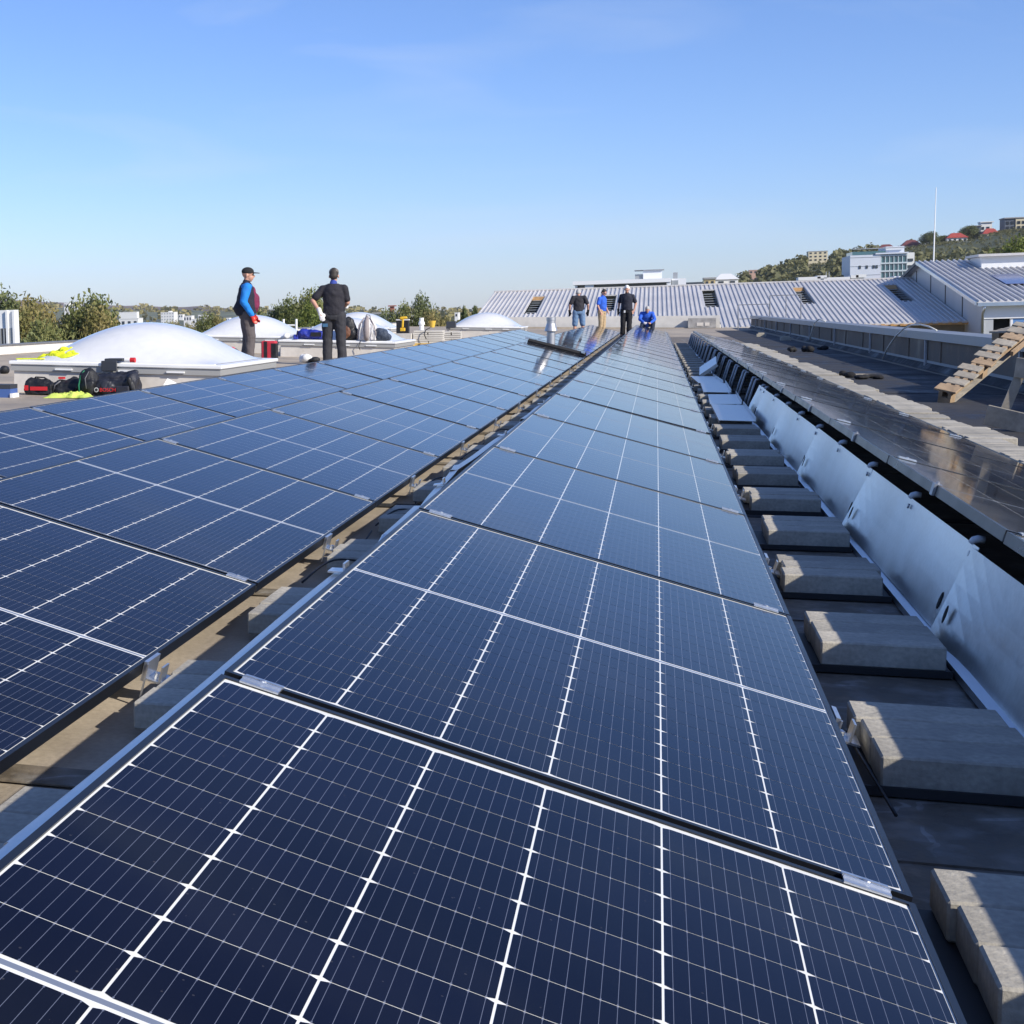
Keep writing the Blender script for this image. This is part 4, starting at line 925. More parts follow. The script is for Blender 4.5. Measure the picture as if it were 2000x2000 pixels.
# walls, gutter, lath eave
MB().box(XL+.3, XN, 78.9-75, 79.2-75, -2.2+9, rz_(78.9)+9-.08).build('front_wall', wallp, t)
MB().box(XN, XR, 75.7-75, 76-75, 0, rz_(75.7)+9-.08).build('front_wall', M('dark plank wall', (.20, .18, .15), .8, nz=[(3, .2)]), t)  # planks in a darker grey-brown than the pale wall
MB().box(XL+.3, XL+.5, 79.2-75, 16+15, 0, 7.7).build('side_wall', wallp, t)
MB().box(XL, XN, 78.22-75, 78.38-75, rz_(78.4)+9-.10, rz_(78.4)+9-.01).build('gutter', white_al, t)
MB().box(XL, XN, 78.3-75, 78.38-75, rz_(78.4)+9-.24, rz_(78.4)+9-.13).build('gutter_board', cap_grey, t)
MB().box(XN+.02, XR, 74.95-75, 75.05-75, rz_(75)+9-.14, rz_(75)+9-.065).build('eave_lath', lath, t)
xx = 7.0; 
while xx < 15:
    MB().box(xx, xx+.16, 74.85-75, 74.94-75, rz_(75)+9-.13, rz_(75)+9-.03).build('rafter_end', lath, t); xx += .42
MB().box(XL, XR, RY-75-.12, RY-75+.12, rz_(RY)+9+.0, rz_(RY)+9+.085).build('ridge_cap', rib_m, t)
# closing wall between deck end and shed
prop(MB().box(-9.4, 3.0, 74.3, 74.6, -.1, .62).build('end_wall', wallp), 'pale end wall of the roof in front of the ribbed shed', 'wall')
t2 = thing('junction_box', 'grey control cabinet on the end wall behind the far panel row', 'cabinet', (2.2, 73.9, .0))
MB().box(-.7, .6, 0, .3, .02, .5).build('cabinet', M('grey cabinet', (.3, .29, .28), .7, nz=[(4, .3)]), t2); MB().box(-.3, .0, -.02, -.002, .12, .28).build('sign_plate', curb_m, t2); MB().box(.08, .3, -.02, -.002, .12, .28).build('sign_plate', curb_m, t2)
# guard frames
gx = M('guard rail steel', (.30, .31, .33), .5, .6)
t = gthing('guard_frame', 'grey tubular guard frame standing before the ribbed roof', 'railing', 3.4, 66, -1.6)
for (x0, x1, z0_, z1_) in ((0, 1.28, .40, 1.62), (1.3, 2.55, .22, 1.98)):
    for x in (x0, x1): MB().tube([(x, 0, -.2), (x, 0, z1_)], .022, 6).build('post', gx, t)
    for z in (z0_+.15, z1_) if x0 else (z0_, (z0_+z1_)/2, z1_): MB().tube([(x0, 0, z), (x1, 0, z)], .018, 6).build('rail', gx, t)
MB().tube([(1.95, 0, -.2), (1.95, 0, 1.98)], .018, 6).build('post', gx, t)

# ------------------------------------------------------------------ gabled hall on the right
hall_w = M('sandwich panel wall', (.44, .455, .47), .5, .1, nz=[(1, .05)]); white_w = M('white fascia', (.76, .77, .78), .5); trim_d = M('dark trim', (.06, .065, .07), .5)
GX, FY, AY = 14.16, 72.0, 87.4
EZ, AZ = -.12, 2.12
t = gthing('gabled_hall', 'tall gabled hall with grey gable panels and ribbed roof at the right edge', 'building', GX, FY, -9)
def H(x, y, z): return Vector((x-GX, y-FY, z+9))
L_ = 22
gb = MB().prism([H(GX, FY, -9), H(GX, FY, EZ-.15), H(GX, AY, AZ-.12), H(GX, AY*2-FY, EZ-.15), H(GX, AY*2-FY, -9)], (.2, 0, 0)).build('gable_wall', hall_w, t)
for y in (76.2, 80.5, 84.6, 89.0): MB().box(-.03, -.002, y-FY, y-FY+.10, 0, (EZ+(AZ-EZ)*(1-abs(y-AY)/(AY-FY)))+9-.22).build('panel_joint', trim_d, t)
ov = -.25
rf = MB(); rf.prism([H(GX+ov, FY-.35, EZ-.05), H(GX+L_, FY-.35, EZ-.05), H(GX+L_, AY, AZ), H(GX+ov, AY, AZ)], (0, 0, -.10)); rf.prism([H(GX+ov, AY+.001, AZ), H(GX+L_, AY+.001, AZ), H(GX+L_, AY*2-FY, EZ), H(GX+ov, AY*2-FY, EZ)], (0, 0, -.10))
hr = rf.build('roof', rib_m, t)
x = GX+ov+.05; dsl = H(0, AY, AZ)-H(0, FY-.35, EZ-.05)
while x < GX+L_-12:
    MB().prism([H(x, FY-.35, EZ-.048), H(x+.10, FY-.35, EZ-.048), H(x+.08, FY-.35, EZ+.03), H(x+.02, FY-.35, EZ+.03)], dsl).build('roof_rib', rib_m, hr); x += .29
for sgn in (0, 1):
    a, b = (H(GX+ov-.03, FY-.35, EZ-.19), H(GX+ov-.03, AY, AZ-.14)) if not sgn else (H(GX+ov-.03, AY, AZ-.14), H(GX+ov-.03, AY*2-FY, EZ-.16))
    MB().prism([a, b, b+Vector((0, 0, .17)), a+Vector((0, 0, .17))], (-.06, 0, 0)).build('verge_trim', galv_rail if not sgn else trim_d, t)
MB().box(ov, L_, -.50, -.36, EZ+9-.24, EZ+9-.08).build('gutter', galv_rail, t)
MB().box(0.0, L_, -.02, .2, EZ+9-.20, EZ+9-.15).build('soffit', trim_d, t)
MB().box(.0, L_, -.06, .0, EZ+9-.82, EZ+9-.20).build('fascia_band', white_w, t)
MB().box(.0, .48, -.02, .2, 0, EZ+9-.83).build('front_pier', hall_w, t); MB().box(1.28, L_, .0, .2, 6.4, EZ+9-.83).build('window', M('blue glazing', (.12, .25, .5), .05, .0, spec=.8), t)
MB().box(.48, 1.28, .5, .6, 0, EZ+9-.83).build('opening', dark_in, t); MB().box(1.18, 1.28, -.01, .2, 0, EZ+9-.83).build('window_frame', white_w, t)
MB().tube([H(GX+.05, FY-.42, EZ-.2), H(GX+.03, FY-.38, EZ-.42), H(GX+.03, FY-.08, EZ-.55), H(GX+.03, FY-.08, -9)], .06, 8).build('downpipe', galv_rail, t, smooth=True)
vy = 83.4
MB().box(2.2, 8, vy-FY, vy-FY+2.8, AZ+9-.85, AZ+9+.05).build('ridge_vent', white_w, t); MB().box(2.0, 8.2, vy-FY-.3, vy-FY+3.1, AZ+9+.052, AZ+9+.18).build('vent_cap', rib_m, t)
sl = (AZ-EZ+.05)/(AY-FY+.35)
hz = lambda y: EZ-.05+(y-FY+.35)*sl
MB().prism([H(16.1, 76.6, hz(76.6)+.09), H(17.3, 76.6, hz(76.6)+.09), H(17.3, 80.0, hz(80)+.09), H(16.1, 80.0, hz(80)+.09)], (0, 0, .04)).build('roof_light', M('blue roof light', (.10, .14, .30), .1), t)
t = gthing('antenna_mast', 'tall thin white antenna mast rising behind the gabled hall', 'antenna', 16.0, 95, 1.4)
MB().tube([(0, 0, 0), (.05, 0, 2.4), (.12, 0, 5.3)], [.045, .035, .02], 8).build('mast', white_al, t); MB().lathe([(.09, 0), (.09, .5), (.05, .52)], 10).build('base', white_al, t)
prop(inst('neighbour_roof', MB().box(-1, 2, 0, 3, -10, .9).mesh('neighbour_roof', white_w), None, G(15.0, 96, .6), GROT), 'white flat roof block at the antenna foot', 'building')

# ------------------------------------------------------------------ white flat-roofed building behind the shed
glass_d = M('dark glazing', (.03, .04, .055), .08, spec=.7)
t = gthing('flat_roof_building', 'white flat building with a long canopy and rooftop unit behind the shed', 'building', -7.6, 140, -9)
def K(a, b, c, d, e, f, nm, m_): return MB().box(a+7.6, b+7.6, c, d, e+9, f+9).build(nm, m_, t)
K(-7.6, 1.3, -.5, 6, 2.36, 2.72, 'canopy', white_w); K(.95, 1.3, -.4, 5, -9, 2.355, 'end_pier', white_w); K(-6.5, -5.7, -.3, 4, -9, 2.355, 'pier', white_w)
K(-7.3, .9, 1.6, 2.0, -9, 2.355, 'window_wall', glass_d)
K(-7.4, -7.2, -.2, .0, -9, 2.355, 'post', white_w)
K(-1.2, .5, 1, 4, 2.724, 3.55, 'roof_unit', white_w); K(-1.95, -1.2, 1.2, 3.5, 2.724, 3.2, 'unit_louvre', slat_g); K(-2.0, .7, .8, 4.2, 3.55, 3.6, 'unit_rail', slat_g)
K(1.36, 2.64, 0, 5, -9, 2.66, 'annex', white_w); K(1.36, 1.95, -.1, -.002, -9, 2.5, 'annex_window', slat_g); K(1.5, 1.9, 1, 2, 2.664, 3.25, 'flue', slat_g)
K(2.64, 4.2, 2, 7, -9, 2.3, 'link_wing', glass_d)
# small houses directly behind the ridge
def gbox(name, label, cat, x0, x1, y, dep, z0_, z1_, m_, roofm=None, rh=0, nwin=0, wm=None, rows=1, group=None):
    t = gthing(name, label, cat, x0, y, z0_-8, 0, group); w_ = x1-x0; h_ = z1_-z0_+8
    MB().box(0, w_, 0, dep, 0, h_).build('wall', m_, t)
    if rh: 
        q = MB(); e = w_*.06
        q.add([(-e, -e, h_), (w_+e, -e, h_), (w_+e, dep+e, h_), (-e, dep+e, h_), (w_*.28, dep/2, h_+rh), (w_*.72, dep/2, h_+rh)], [(0, 1, 5, 4), (1, 2, 5), (2, 3, 4, 5), (3, 0, 4), (0, 3, 2, 1)])
        q.build('roof', roofm, t)
    else: MB().box(-.15, w_+.15, -.15, dep, h_, h_+.25+.01*w_).build('roof', roofm or m_, t)
    for r_ in range(rows):
        for i in range(nwin):
            cx_ = w_*(i+.5)/nwin; ww = w_/nwin*.45; zz = h_-(z1_-z0_)*(r_+.62)/rows; hh = (z1_-z0_)/rows*.42
            f = MB().box(cx_-ww/2, cx_+ww/2, -.06*max(1, y/400), -.002, zz, zz+hh).build('window', wm or glass_d, t)
    return t
cream = M('cream render', (.62, .55, .38), .8); whitep = M('white render', (.72, .72, .70), .8); pinkp = M('pink render', (.55, .36, .28), .8); redt = M('red roof tiles', (.36, .06, .045), .7, nz=[(.6, .15)]); brownt = M('maroon roof', (.16, .05, .05), .7); greyt = M('grey roof', (.3, .3, .3), .7); ochre = M('ochre render', (.6, .47, .25), .8)
gbox('house', 'cream house end wall beside the flat white building', 'house', 6.7, 8.2, 220, 4, 2.6, 3.9, ochre, greyt, 0, 2)
gbox('house', 'small white gabled house right of the flat building', 'house', 8.4, 11.6, 225, 6, 2.6, 3.9, whitep, whitep, .9, 2)
for i, (a, b, zt) in enumerate([(11.65, 13.1, 1.95), (13.15, 13.6, 2.05), (13.65, 15.4, 1.85), (15.75, 16.05, 1.98), (16.15, 16.65, 2.02)]):
    gbox('roof_plant', f'white rooftop plant block just over the shed ridge, {nth(i)} from the left', 'roof plant', a, b, 130, 2, zt-1.0, zt, whitep, None, 0, 2 if b-a > 1 else 0, slat_g, group='white plant blocks over the ridge')
t = gthing('antenna_mast', 'short pair of poles over the white plant blocks', 'antenna', 13.7, 130, .6)
for x in (0, .22): MB().tube([(x, 0, 0), (x, 0, 2.0)], .03, 6).build('pole', slat_g, t)
# ------------------------------------------------------------------ glass office on the slope
t = gthing('office_building', 'five storey office with white cladding and teal glass corner', 'office', 71.8, 600, -10)
clad = M('white cladding', (.62, .66, .72), .5, nz=[(.15, .03)]); teal = M('teal glass', (.05, .13, .15), .08, spec=.8); mull = M('mullion', (.55, .62, .64), .5)
MB().box(0, 10.8, 0, 26, 0, 27.9).build('clad_wing', clad, t)
for k in range(1, 6): MB().box(0, 10.8, -.12, -.004, 10+k*3.4, 10.12+k*3.4).build('cladding_joint', slat_g, t)
g_ = MB().box(10.85, 20.2, .6, 26, 0, 27.6).build('glass_wing', teal, t)
for k in range(6): MB().box(10.85, 20.3, .1, .59, 12.2+k*3.0, 12.75+k*3.0).build('floor_slab', mull, t)
for k in range(7): MB().box(10.9+k*1.52, 11.15+k*1.52, .3, .55, 8, 27.5).build('mullion', mull, t)
MB().box(9, 20.6, -.5, 26, 27.95, 28.5).build('roof_slab', clad, t)
MB().box(1, 12.8, 2, 20, 28.0, 29.3).build('terrace_rail', teal, t); MB().box(13, 19.6, 3, 22, 28.52, 30.9).build('penthouse', clad, t); MB().box(1, 20, 1.5, 2.2, 30.2, 30.5).build('roof_beam', slat_g, t)
for x in (3.1, 5.6, 8.0, 9.1): MB().box(x, x+.75, -.2, -.005, 22.7, 23.9).build('window', glass_d, t)
MB().box(.4, 3.3, -.2, -.005, 14, 18).build('window', slat_g, t); MB().box(8.5, 16, -3, -.5, 9, 18.7).build('porch_roof', brownt, t)
ax_ = MB().box(20.35, 23.2, 3, 26, 0, 28.3).build('annex', whitep, t)
for r_ in range(4): MB().box(20.8, 22.7, 2.7, 2.98, 17.5+2.5*r_, 18.5+2.5*r_).build('annex_window', glass_d, t)
# hillside houses
HS = 'houses on the right hillside'
gbox('apartment_block', 'cream apartment block standing alone on the wooded slope', 'apartment block', 94.6, 106.2, 1000, 12, 26.6, 33.2, cream, greyt, 0, 4, rows=3, group=HS)
gbox('house', 'small pink house lowest on the wooded slope', 'house', 58.3, 63.7, 1000, 8, 19.8, 22.6, pinkp, pinkp, 0, 2, group=HS)
gbox('house', 'maroon roofed house left of the big pine above the office', 'house', 138, 148, 1010, 9, 30, 33.6, pinkp, brownt, 3, 3, group=HS)
gbox('house', 'maroon roofed terrace above the office annex', 'house', 149, 160, 990, 9, 31, 34.4, pinkp, brownt, 3.6, 3, rows=2, group=HS)
gbox('house', 'white gabled house near the antenna mast', 'house', 163.5, 171.5, 1000, 9, 31.5, 34.6, cream, whitep, 2.8, 2, group=HS)
gbox('house', 'wide red roofed house on the slope right of the antenna', 'house', 176.5, 188, 1000, 10, 34.5, 38.5, whitep, redt, 3.2, 4, group=HS)
gbox('house', 'small red roofed house below the modern villa', 'house', 194, 203, 985, 9, 36, 39.6, cream, redt, 3.4, 3, group=HS)
t = gthing('modern_villa', 'grey modern villa with stepped terraces high on the slope', 'house', 193, 1020, 30, 0, HS)
MB().box(0, 6.5, 0, 9, 0, 16).build('wing', M('slate render', (.11, .13, .17), .7), t); MB().box(6.6, 13, .5, 9, 0, 18.2).build('tower', whitep, t); MB().box(-.6, 7, -.8, 9, 16.05, 16.6).build('roof_slab', greyt, t); MB().box(6, 14, -.4, 9, 18.25, 18.8).build('roof_slab', whitep, t)
for r_ in range(3):
    for i in range(4): MB().box(.6+i*3.1, 2.2+i*3.1, -.3 if i < 2 else .2, -.01 if i < 2 else .49, 8+r_*2.9, 9.7+r_*2.9).build('window', glass_d, t)
MB().box(12, 15, 0, 6, 0, 14).build('side_wing', pinkp, t)
t = gthing('apartment_block', 'dark sided apartment block with white front at the right edge of the hill', 'apartment block', 209, 1000, 32, 0, HS)
MB().box(0, 6, 0, 14, 0, 17.0).build('dark_wing', M('blue grey render', (.10, .12, .15), .7), t); MB().box(6.05, 18, -.5, 14, 0, 16.8).build('front_wing', cream, t); MB().box(-.5, 18.5, -1, 14, 17.05, 17.7).build('roof', greyt, t)
for r_ in range(4):
    for i in range(4): MB().box(7+i*2.7, 8.6+i*2.7, -.8, -.51, 4.2+r_*3.1, 6+r_*3.1).build('window', glass_d, t)
    for i in range(2): MB().box(.9+i*2.6, 2.4+i*2.6, -.3, -.01, 4.2+r_*3.1, 6+r_*3.1).build('window', glass_d, t)
# ------------------------------------------------------------------ far city on the left
CT = 'white buildings in the far city'
t = gbox('apartment_block', 'white slab block standing over the nearest dome in the far city', 'apartment block', -526.3, -510.7, 1500, 12, -2, 10.6, whitep, whitep, 0, 5, M('soft grey window', (.35, .36, .38), .4), rows=4, group=CT)
MB().box(8.2, 11, 2, 8, 20.9, 22.2).build('lift_tower', whitep, t)
gbox('warehouse', 'long low white warehouse beside the big left tree', 'warehouse', -229.8, -221.2, 600, 6, -3, 1.9, whitep, whitep, 0, 3, rows=1, group=CT)
for a, b, y, z0_, z1_, lb, nw in [(-399.8, -392.5, 1200, -1, 4.8, 'white office cube right of the white slab block', 3), (-326.9, -318.2, 1000, -3, 1.5, 'low white hall in front of the far white offices', 3), (-579.7, -568.3, 1800, 1, 8, 'pink white flats farther back in the city', 3), (-606.7, -600.8, 1800, 4, 9.4, 'tiny white house between the slab block and offices', 2),
    (-614.3, -591.5, 1600, 9.5, 12.9, 'long white factory roof on the far slope', 0), (-769.8, -762.2, 1800, 22, 29.5, 'far white flats left of the big tree, upper left one', 2), (-760.2, -754, 1800, 21, 27.8, 'far white flats left of the big tree, middle one', 2), (-752.6, -746.5, 1800, 22, 29, 'far white flats left of the big tree, right one', 2), (-451.5, -447.3, 1500, -2, 2.5, 'tiny white house left of the man in blue', 2), (-121.3, -119, 900, -3, .5, 'tiny white house beside the far dome', 1), (-428, -421, 1350, -1, 3.4, 'white house beside the small far trees', 2), (-560, -551, 1750, 2, 6.5, 'pale house behind the white offices', 2)]:
    gbox('city_building', lb, 'building', a, b, y, 8, z0_, z1_, whitep, whitep, 0, nw, group=CT)
t = gthing('brick_building', 'flat roofed building with a brick chimney among the trees', 'building', -57, 300, -9)
MB().box(0, 7, 0, 6, 0, 9.4).build('wall', whitep, t); MB().box(-.8, 7.4, -.8, 6, 9.42, 9.75).build('roof_slab', greyt, t); MB().box(2.9, 3.7, .5, 1.3, 9.76, 10.9).build('chimney', M('brick', (.28, .09, .06), .8), t); MB().box(2.5, 4.1, .2, 1.6, 10.92, 11.15).build('chimney_cap', M('brick', (.28, .09, .06), .8), t)
t = gthing('ventilation_unit', 'white rooftop ventilation unit with dark louvres at the left edge', 'ventilation unit', -23.17, 45, -.95)
MB().box(0, 2.1, 0, .3, -8, 1.52).build('housing', white_al, t)
MB().box(1.0, 1.76, -.03, -.002, .0, .90).build('louvre_panel', M('dark louvre', (.07, .07, .075), .6), t); MB().box(1.87, 2.02, -.03, -.002, .0, .90).build('louvre_panel', slat_g, t)
for x in (1.1, 1.24, 1.38, 1.52, 1.66): MB().box(x, x+.05, -.06, -.032, .0, .90).build('louvre_slat', slat_g, t)
for x in (1.78, 2.03): MB().box(x, x+.08, -.09, -.0, -.3, 1.5).build('corner_post', white_al, t)
# ------------------------------------------------------------------ ground and hills
gm_ = M('far ground', (.11, .115, .07), .95, nz=[(.004, .3), (.05, .2)])
mb = MB(); ring = [G(6050*math.cos(k*math.pi/24), 6050*math.sin(k*math.pi/24), -9.2) for k in range(48)]
mb.add(ring, [tuple(range(48))]); prop(mb.build('ground', gm_), kind='structure')
def lerp_tab(tab, t):
    if t <= tab[0][0]: return tab[0][1]
    for (a, b), (c, d) in zip(tab[:-1], tab[1:]):
        if t <= c: q = (t-a)/(c-a); return b+(d-b)*q
    return tab[-1][1]
def sm(x): x = max(0, min(1, x)); return x*x*(3-2*x)
def nzv(x, y, s=1):
    from mathutils import noise
    return noise.noise(Vector((x*s, y*s, 3.1)))
RH = [(-.02, .0020), (.02, .0045), (.035, .0080), (.045, .0100), (.061, .0147), (.076, .0187), (.094, .0232), (.127, .0264), (.143, .0299), (.155, .0322), (.174, .0344), (.192, .0360), (.204, .0390), (.229, .0414), (.241, .0453), (.257, .0473), (.30, .055), (.36, .066), (.45, .075)]
def hill_r(t, d):
    h = lerp_tab(RH, t)*1000+9.5
    return -9.5 + h*sm((d-330)/680) + (0 if d < 1010 else -.02*(d-1010)) + 1.2*nzv(t*40, d*.01)
hm = M('hillside soil', (.075, .085, .035), .95, nz=[(.02, .35), (.15, .25)])
def hill(name, fn, t0, t1, nt_, d0, d1, nd, m_):
    mb = MB(); vs = []
    for j in range(nd+1):
        d = d0*(d1/d0)**(j/nd)
        for i in range(nt_+1):
            t_ = t0+(t1-t0)*i/nt_; vs.append(G(t_*d, d, fn(t_, d)))
    mb.add(vs, [(j*(nt_+1)+i, j*(nt_+1)+i+1, (j+1)*(nt_+1)+i+1, (j+1)*(nt_+1)+i) for j in range(nd) for i in range(nt_)])
    return prop(mb.build(name, m_, smooth=True), kind='structure')
hill('hill', hill_r, -.02, .55, 90, 320, 1700, 36, hm)
LH = [(-.80, .022), (-.55, .0210), (-.459, .0182), (-.431, .0160), (-.414, .0148), (-.374, .0117), (-.366, .0123), (-.348, .0100), (-.331, .0099), (-.320, .0105), (-.311, .0093), (-.294, .0077), (-.244, .0046), (-.187, .0022), (-.153, .0006), (-.144, -.0008), (-.115, -.003), (0, -.004)]
def hill_l(t, d):
    return -9.5 + (lerp_tab(LH, t)*4500+9.5)*sm((d-900)/3600) + 5*nzv(t*30, d*.002)*sm((d-1500)/2000)
def hill_l2(t, d):
    return -9.5 + (lerp_tab(LH, t-.03)*.70*3000+9.5)*sm((d-1000)/2000) + 3*nzv(t*50, d*.003)
hl = M('far hill fields', (.15, .11, .085), .95, nz=[(.0016, .5), (.008, .35), (.05, .2)])
hill('hill', hill_l, -.85, .03, 110, 900, 5600, 40, hl)
hill('hill', hill_l2, -.85, -.02, 90, 1000, 3600, 24, M('far meadow', (.10, .115, .07), .95, nz=[(.003, .4), (.02, .3)]))

# ------------------------------------------------------------------ trees
def leaf_mat(name, c1, c2):
    m = bpy.data.materials.new(name); m.use_nodes = True; n, l, p = nodes(m)
    p.inputs['Roughness'].default_value = .6; p.inputs['Specular IOR Level'].default_value = .25
    g = n.new('ShaderNodeNewGeometry'); t = n.new('ShaderNodeTexNoise'); t.inputs['Scale'].default_value = .7; t.inputs['Detail'].default_value = 3; l.new(g.outputs['Position'], t.inputs['Vector'])
    r = n.new('ShaderNodeMapRange'); r.inputs[1].default_value = .35; r.inputs[2].default_value = .65; l.new(t.outputs['Fac'], r.inputs[0])
    add = n.new('ShaderNodeMath'); add.operation = 'ADD'; ri = n.new('ShaderNodeMath'); ri.operation = 'MULTIPLY_ADD'; l.new(g.outputs['Random Per Island'], ri.inputs[0]); ri.inputs[1].default_value = .7; ri.inputs[2].default_value = -.35
    l.new(r.outputs[0], add.inputs[0]); l.new(ri.outputs[0], add.inputs[1]); add.use_clamp = True
    x = n.new('ShaderNodeMix'); x.data_type = 'RGBA'; x.inputs[6].default_value = (*c1, 1); x.inputs[7].default_value = (*c2, 1); l.new(add.outputs[0], x.inputs[0]); l.new(x.outputs[2], p.inputs['Base Color'])
    tr = n.new('ShaderNodeBsdfTranslucent'); l.new(x.outputs[2], tr.inputs[0]); ms = n.new('ShaderNodeMixShader'); ms.inputs[0].default_value = .28
    l.new(p.outputs[0], ms.inputs[1]); l.new(tr.outputs[0], ms.inputs[2]); l.new(ms.outputs[0], n['Material Output'].inputs[0])
    return m
lf_g = leaf_mat('green foliage', (.13, .16, .05), (.29, .29, .11)); lf_o = leaf_mat('olive autumn foliage', (.19, .185, .06), (.38, .31, .13)); lf_d = leaf_mat('dark green foliage', (.10, .13, .05), (.22, .24, .10)); lf_b = leaf_mat('bright green foliage', (.11, .15, .03), (.26, .29, .07)); lf_w = leaf_mat('brown wood foliage', (.11, .12, .055), (.21, .20, .095))
bark = M('bark', (.10, .075, .055), .9, nz=[(2, .3)])
def crown(seed, h, r, kind, n_cl=46, per=60, leaf=.30):
    q = random.Random(seed); vs = []; fs = []
    base = h*.22
    for c in range(n_cl):
        if kind == 'poplar':
            z = q.random(); rr = r*(1-z)**.45*q.uniform(.35, 1)*(.55+.45*min(1, z*4)); a = q.uniform(0, 6.283); cx_, cy_, cz = rr*math.cos(a), rr*math.sin(a), base+(h-base)*z*.93; cr = (r*.20, r*.20, h*.085)
        else:
            while True:
                x, y, z = q.uniform(-1, 1), q.uniform(-1, 1), q.uniform(-1, 1); d = x*x+y*y+z*z
                if .12 < d < 1: break
            rag = 1+.28*math.sin(5*math.atan2(y, x)+seed)*abs(z)
            cx_, cy_, cz = x*r*.85*rag, y*r*.85*rag, base+(h-base)*(.5+.47*z); cr = (r*.25, r*.25, r*.30)
        sp = kind != 'poplar' and q.random() < .35
        G_ = q.gauss; U_ = q.random; zs = 1.3 if sp else 1.0
        for k in range(per):
            ux, uy, uz = G_(0, 1), G_(0, 1), G_(0, 1); m_ = (.25+.85*U_()**.6)/math.sqrt(ux*ux+uy*uy+uz*uz+1e-6)
            px, py, pz = cx_+ux*m_*cr[0], cy_+uy*m_*cr[1], cz+uz*m_*cr[2]*zs
            s_ = leaf*(.55+.7*U_()); ax, ay, az = G_(0, 1), G_(0, 1), G_(0, .8); bx, by, bz = G_(0, 1), G_(0, 1), G_(0, .8)
            ka = s_/math.sqrt(ax*ax+ay*ay+az*az+1e-6); kb = .55*s_/math.sqrt(bx*bx+by*by+bz*bz+1e-6); i = len(vs)
            ax *= ka; ay *= ka; az *= ka; bx *= kb; by *= kb; bz *= kb
            vs += [(px-ax, py-ay, pz-az), (px-bx, py-by, pz-bz), (px+ax, py+ay, pz+az), (px+bx, py+by, pz+bz)]; fs.append((i, i+1, i+2, i+3))
    return vs, fs
def trunk(mb, seed, h, r):
    q = random.Random(seed+99); mb.tube([(0, 0, 0), (q.uniform(-.1, .1), 0, h*.3), (q.uniform(-.3, .3), .1, h*.62), (0, 0, h*.9)], [h*.022, h*.018, h*.011, h*.004], 8)
    for i in range(8):
        a = q.uniform(0, 6.28); z = h*q.uniform(.25, .65); L = r*q.uniform(.5, .85); mb.tube([(0, 0, z), (L*.5*math.cos(a), L*.5*math.sin(a), z+L*.4), (L*math.cos(a), L*math.sin(a), z+L*.95)], [h*.009, h*.006, h*.002], 6)
TREES = {}
def tree(label, x, y, ztop, r, kind, lm, group, ground=-9.2, seed=None, dense=1):
    key = (kind, lm.name, (seed or 0) % 3); h0 = 12.9
    if key not in TREES:
        r0 = 4.4 if kind == 'round' else 2.1
        mb = MB(); trunk(mb, key[2], h0, r0); tm = mb.mesh('trunk', bark, True)
        vs, fs = crown(key[2]+5, 12.0, r0, kind, int(100*dense), 84, .27 if kind == 'round' else .22); cm = bpy.data.meshes.new('crown'); cm.from_pydata(vs, [], fs); cm.materials.append(lm); TREES[key] = (tm, cm, r0)
    tm, cm, r0 = TREES[key]; h = ztop-ground
    t = gthing('tree', label, 'tree', x, y, ground, rng.uniform(0, 6.28), group)
    t.scale = (r/r0, r/r0, h/h0)
    inst('trunk', tm, t); inst('crown', cm, t)
LG = 'trees behind the left parapet'
for i, (x, y, z, r, lm, sd, lb) in enumerate([(-53.2, 110, 3.5, 3.6, lf_d, 1, 'dark green tree at the left edge of the view'), (-50.9, 112, 3.0, 3.0, lf_o, 2, 'tall golden olive tree above the ventilation unit'), (-48.9, 108, 2.1, 2.6, lf_o, 3, 'shorter yellowing tree right of the ventilation unit'), (-47.1, 112, 1.7, 2.3, lf_o, 1, 'sparse olive tree left of the big bushy tree'), (-46.2, 104, .9, 2.2, lf_g, 4, 'low green tree in front of the far white flats'), (-44.8, 110, 3.0, 3.0, lf_g, 2, 'big bushy green tree left of the first dome top'), (-43.2, 108, 1.9, 2.0, lf_o, 4, 'olive tree hugging the right side of the big bushy tree'), (-50.0, 98, .4, 2.6, lf_d, 5, 'dark low tree just over the parapet by the unit'), (-45.4, 98, -.2, 2.4, lf_d, 6, 'low dark shrubby tree just over the parapet coping')]):
    tree(lb, x, y, z, r, 'round', lm, LG, seed=sd, dense=1.35)
LM = 'trees between the two standing men'
for x, y, z, r, lm, sd, lb, kd in [(-44.4, 160, 1.9, 2.2, lf_d, 2, 'dark tree right beside the man in blue', 'round'), (-46.0, 158, -.4, 1.8, lf_b, 3, 'low bright green tree under the man in blue', 'round'), (-42.3, 162, 2.1, 2.5, lf_d, 1, 'second dark tree between the two men', 'round'), (-40.1, 160, 2.9, 2.4, lf_g, 4, 'broad tree left of the gloved man', 'round'), (-38.0, 161, 3.9, 2.4, lf_g, 5, 'tallest tree, just left of the gloved man', 'round'), (-36.9, 154, 2.4, 2.0, lf_b, 6, 'bright green tree touching the gloved man elbow', 'round'), (-34.6, 150, 1.0, 2.0, lf_b, 1, 'bright tree hidden mostly behind the gloved man', 'round')]:
    tree(lb, x, y, z, r, kd, lm, LM, seed=sd, dense=1.2)
LR_ = 'trees behind the slab stacks'
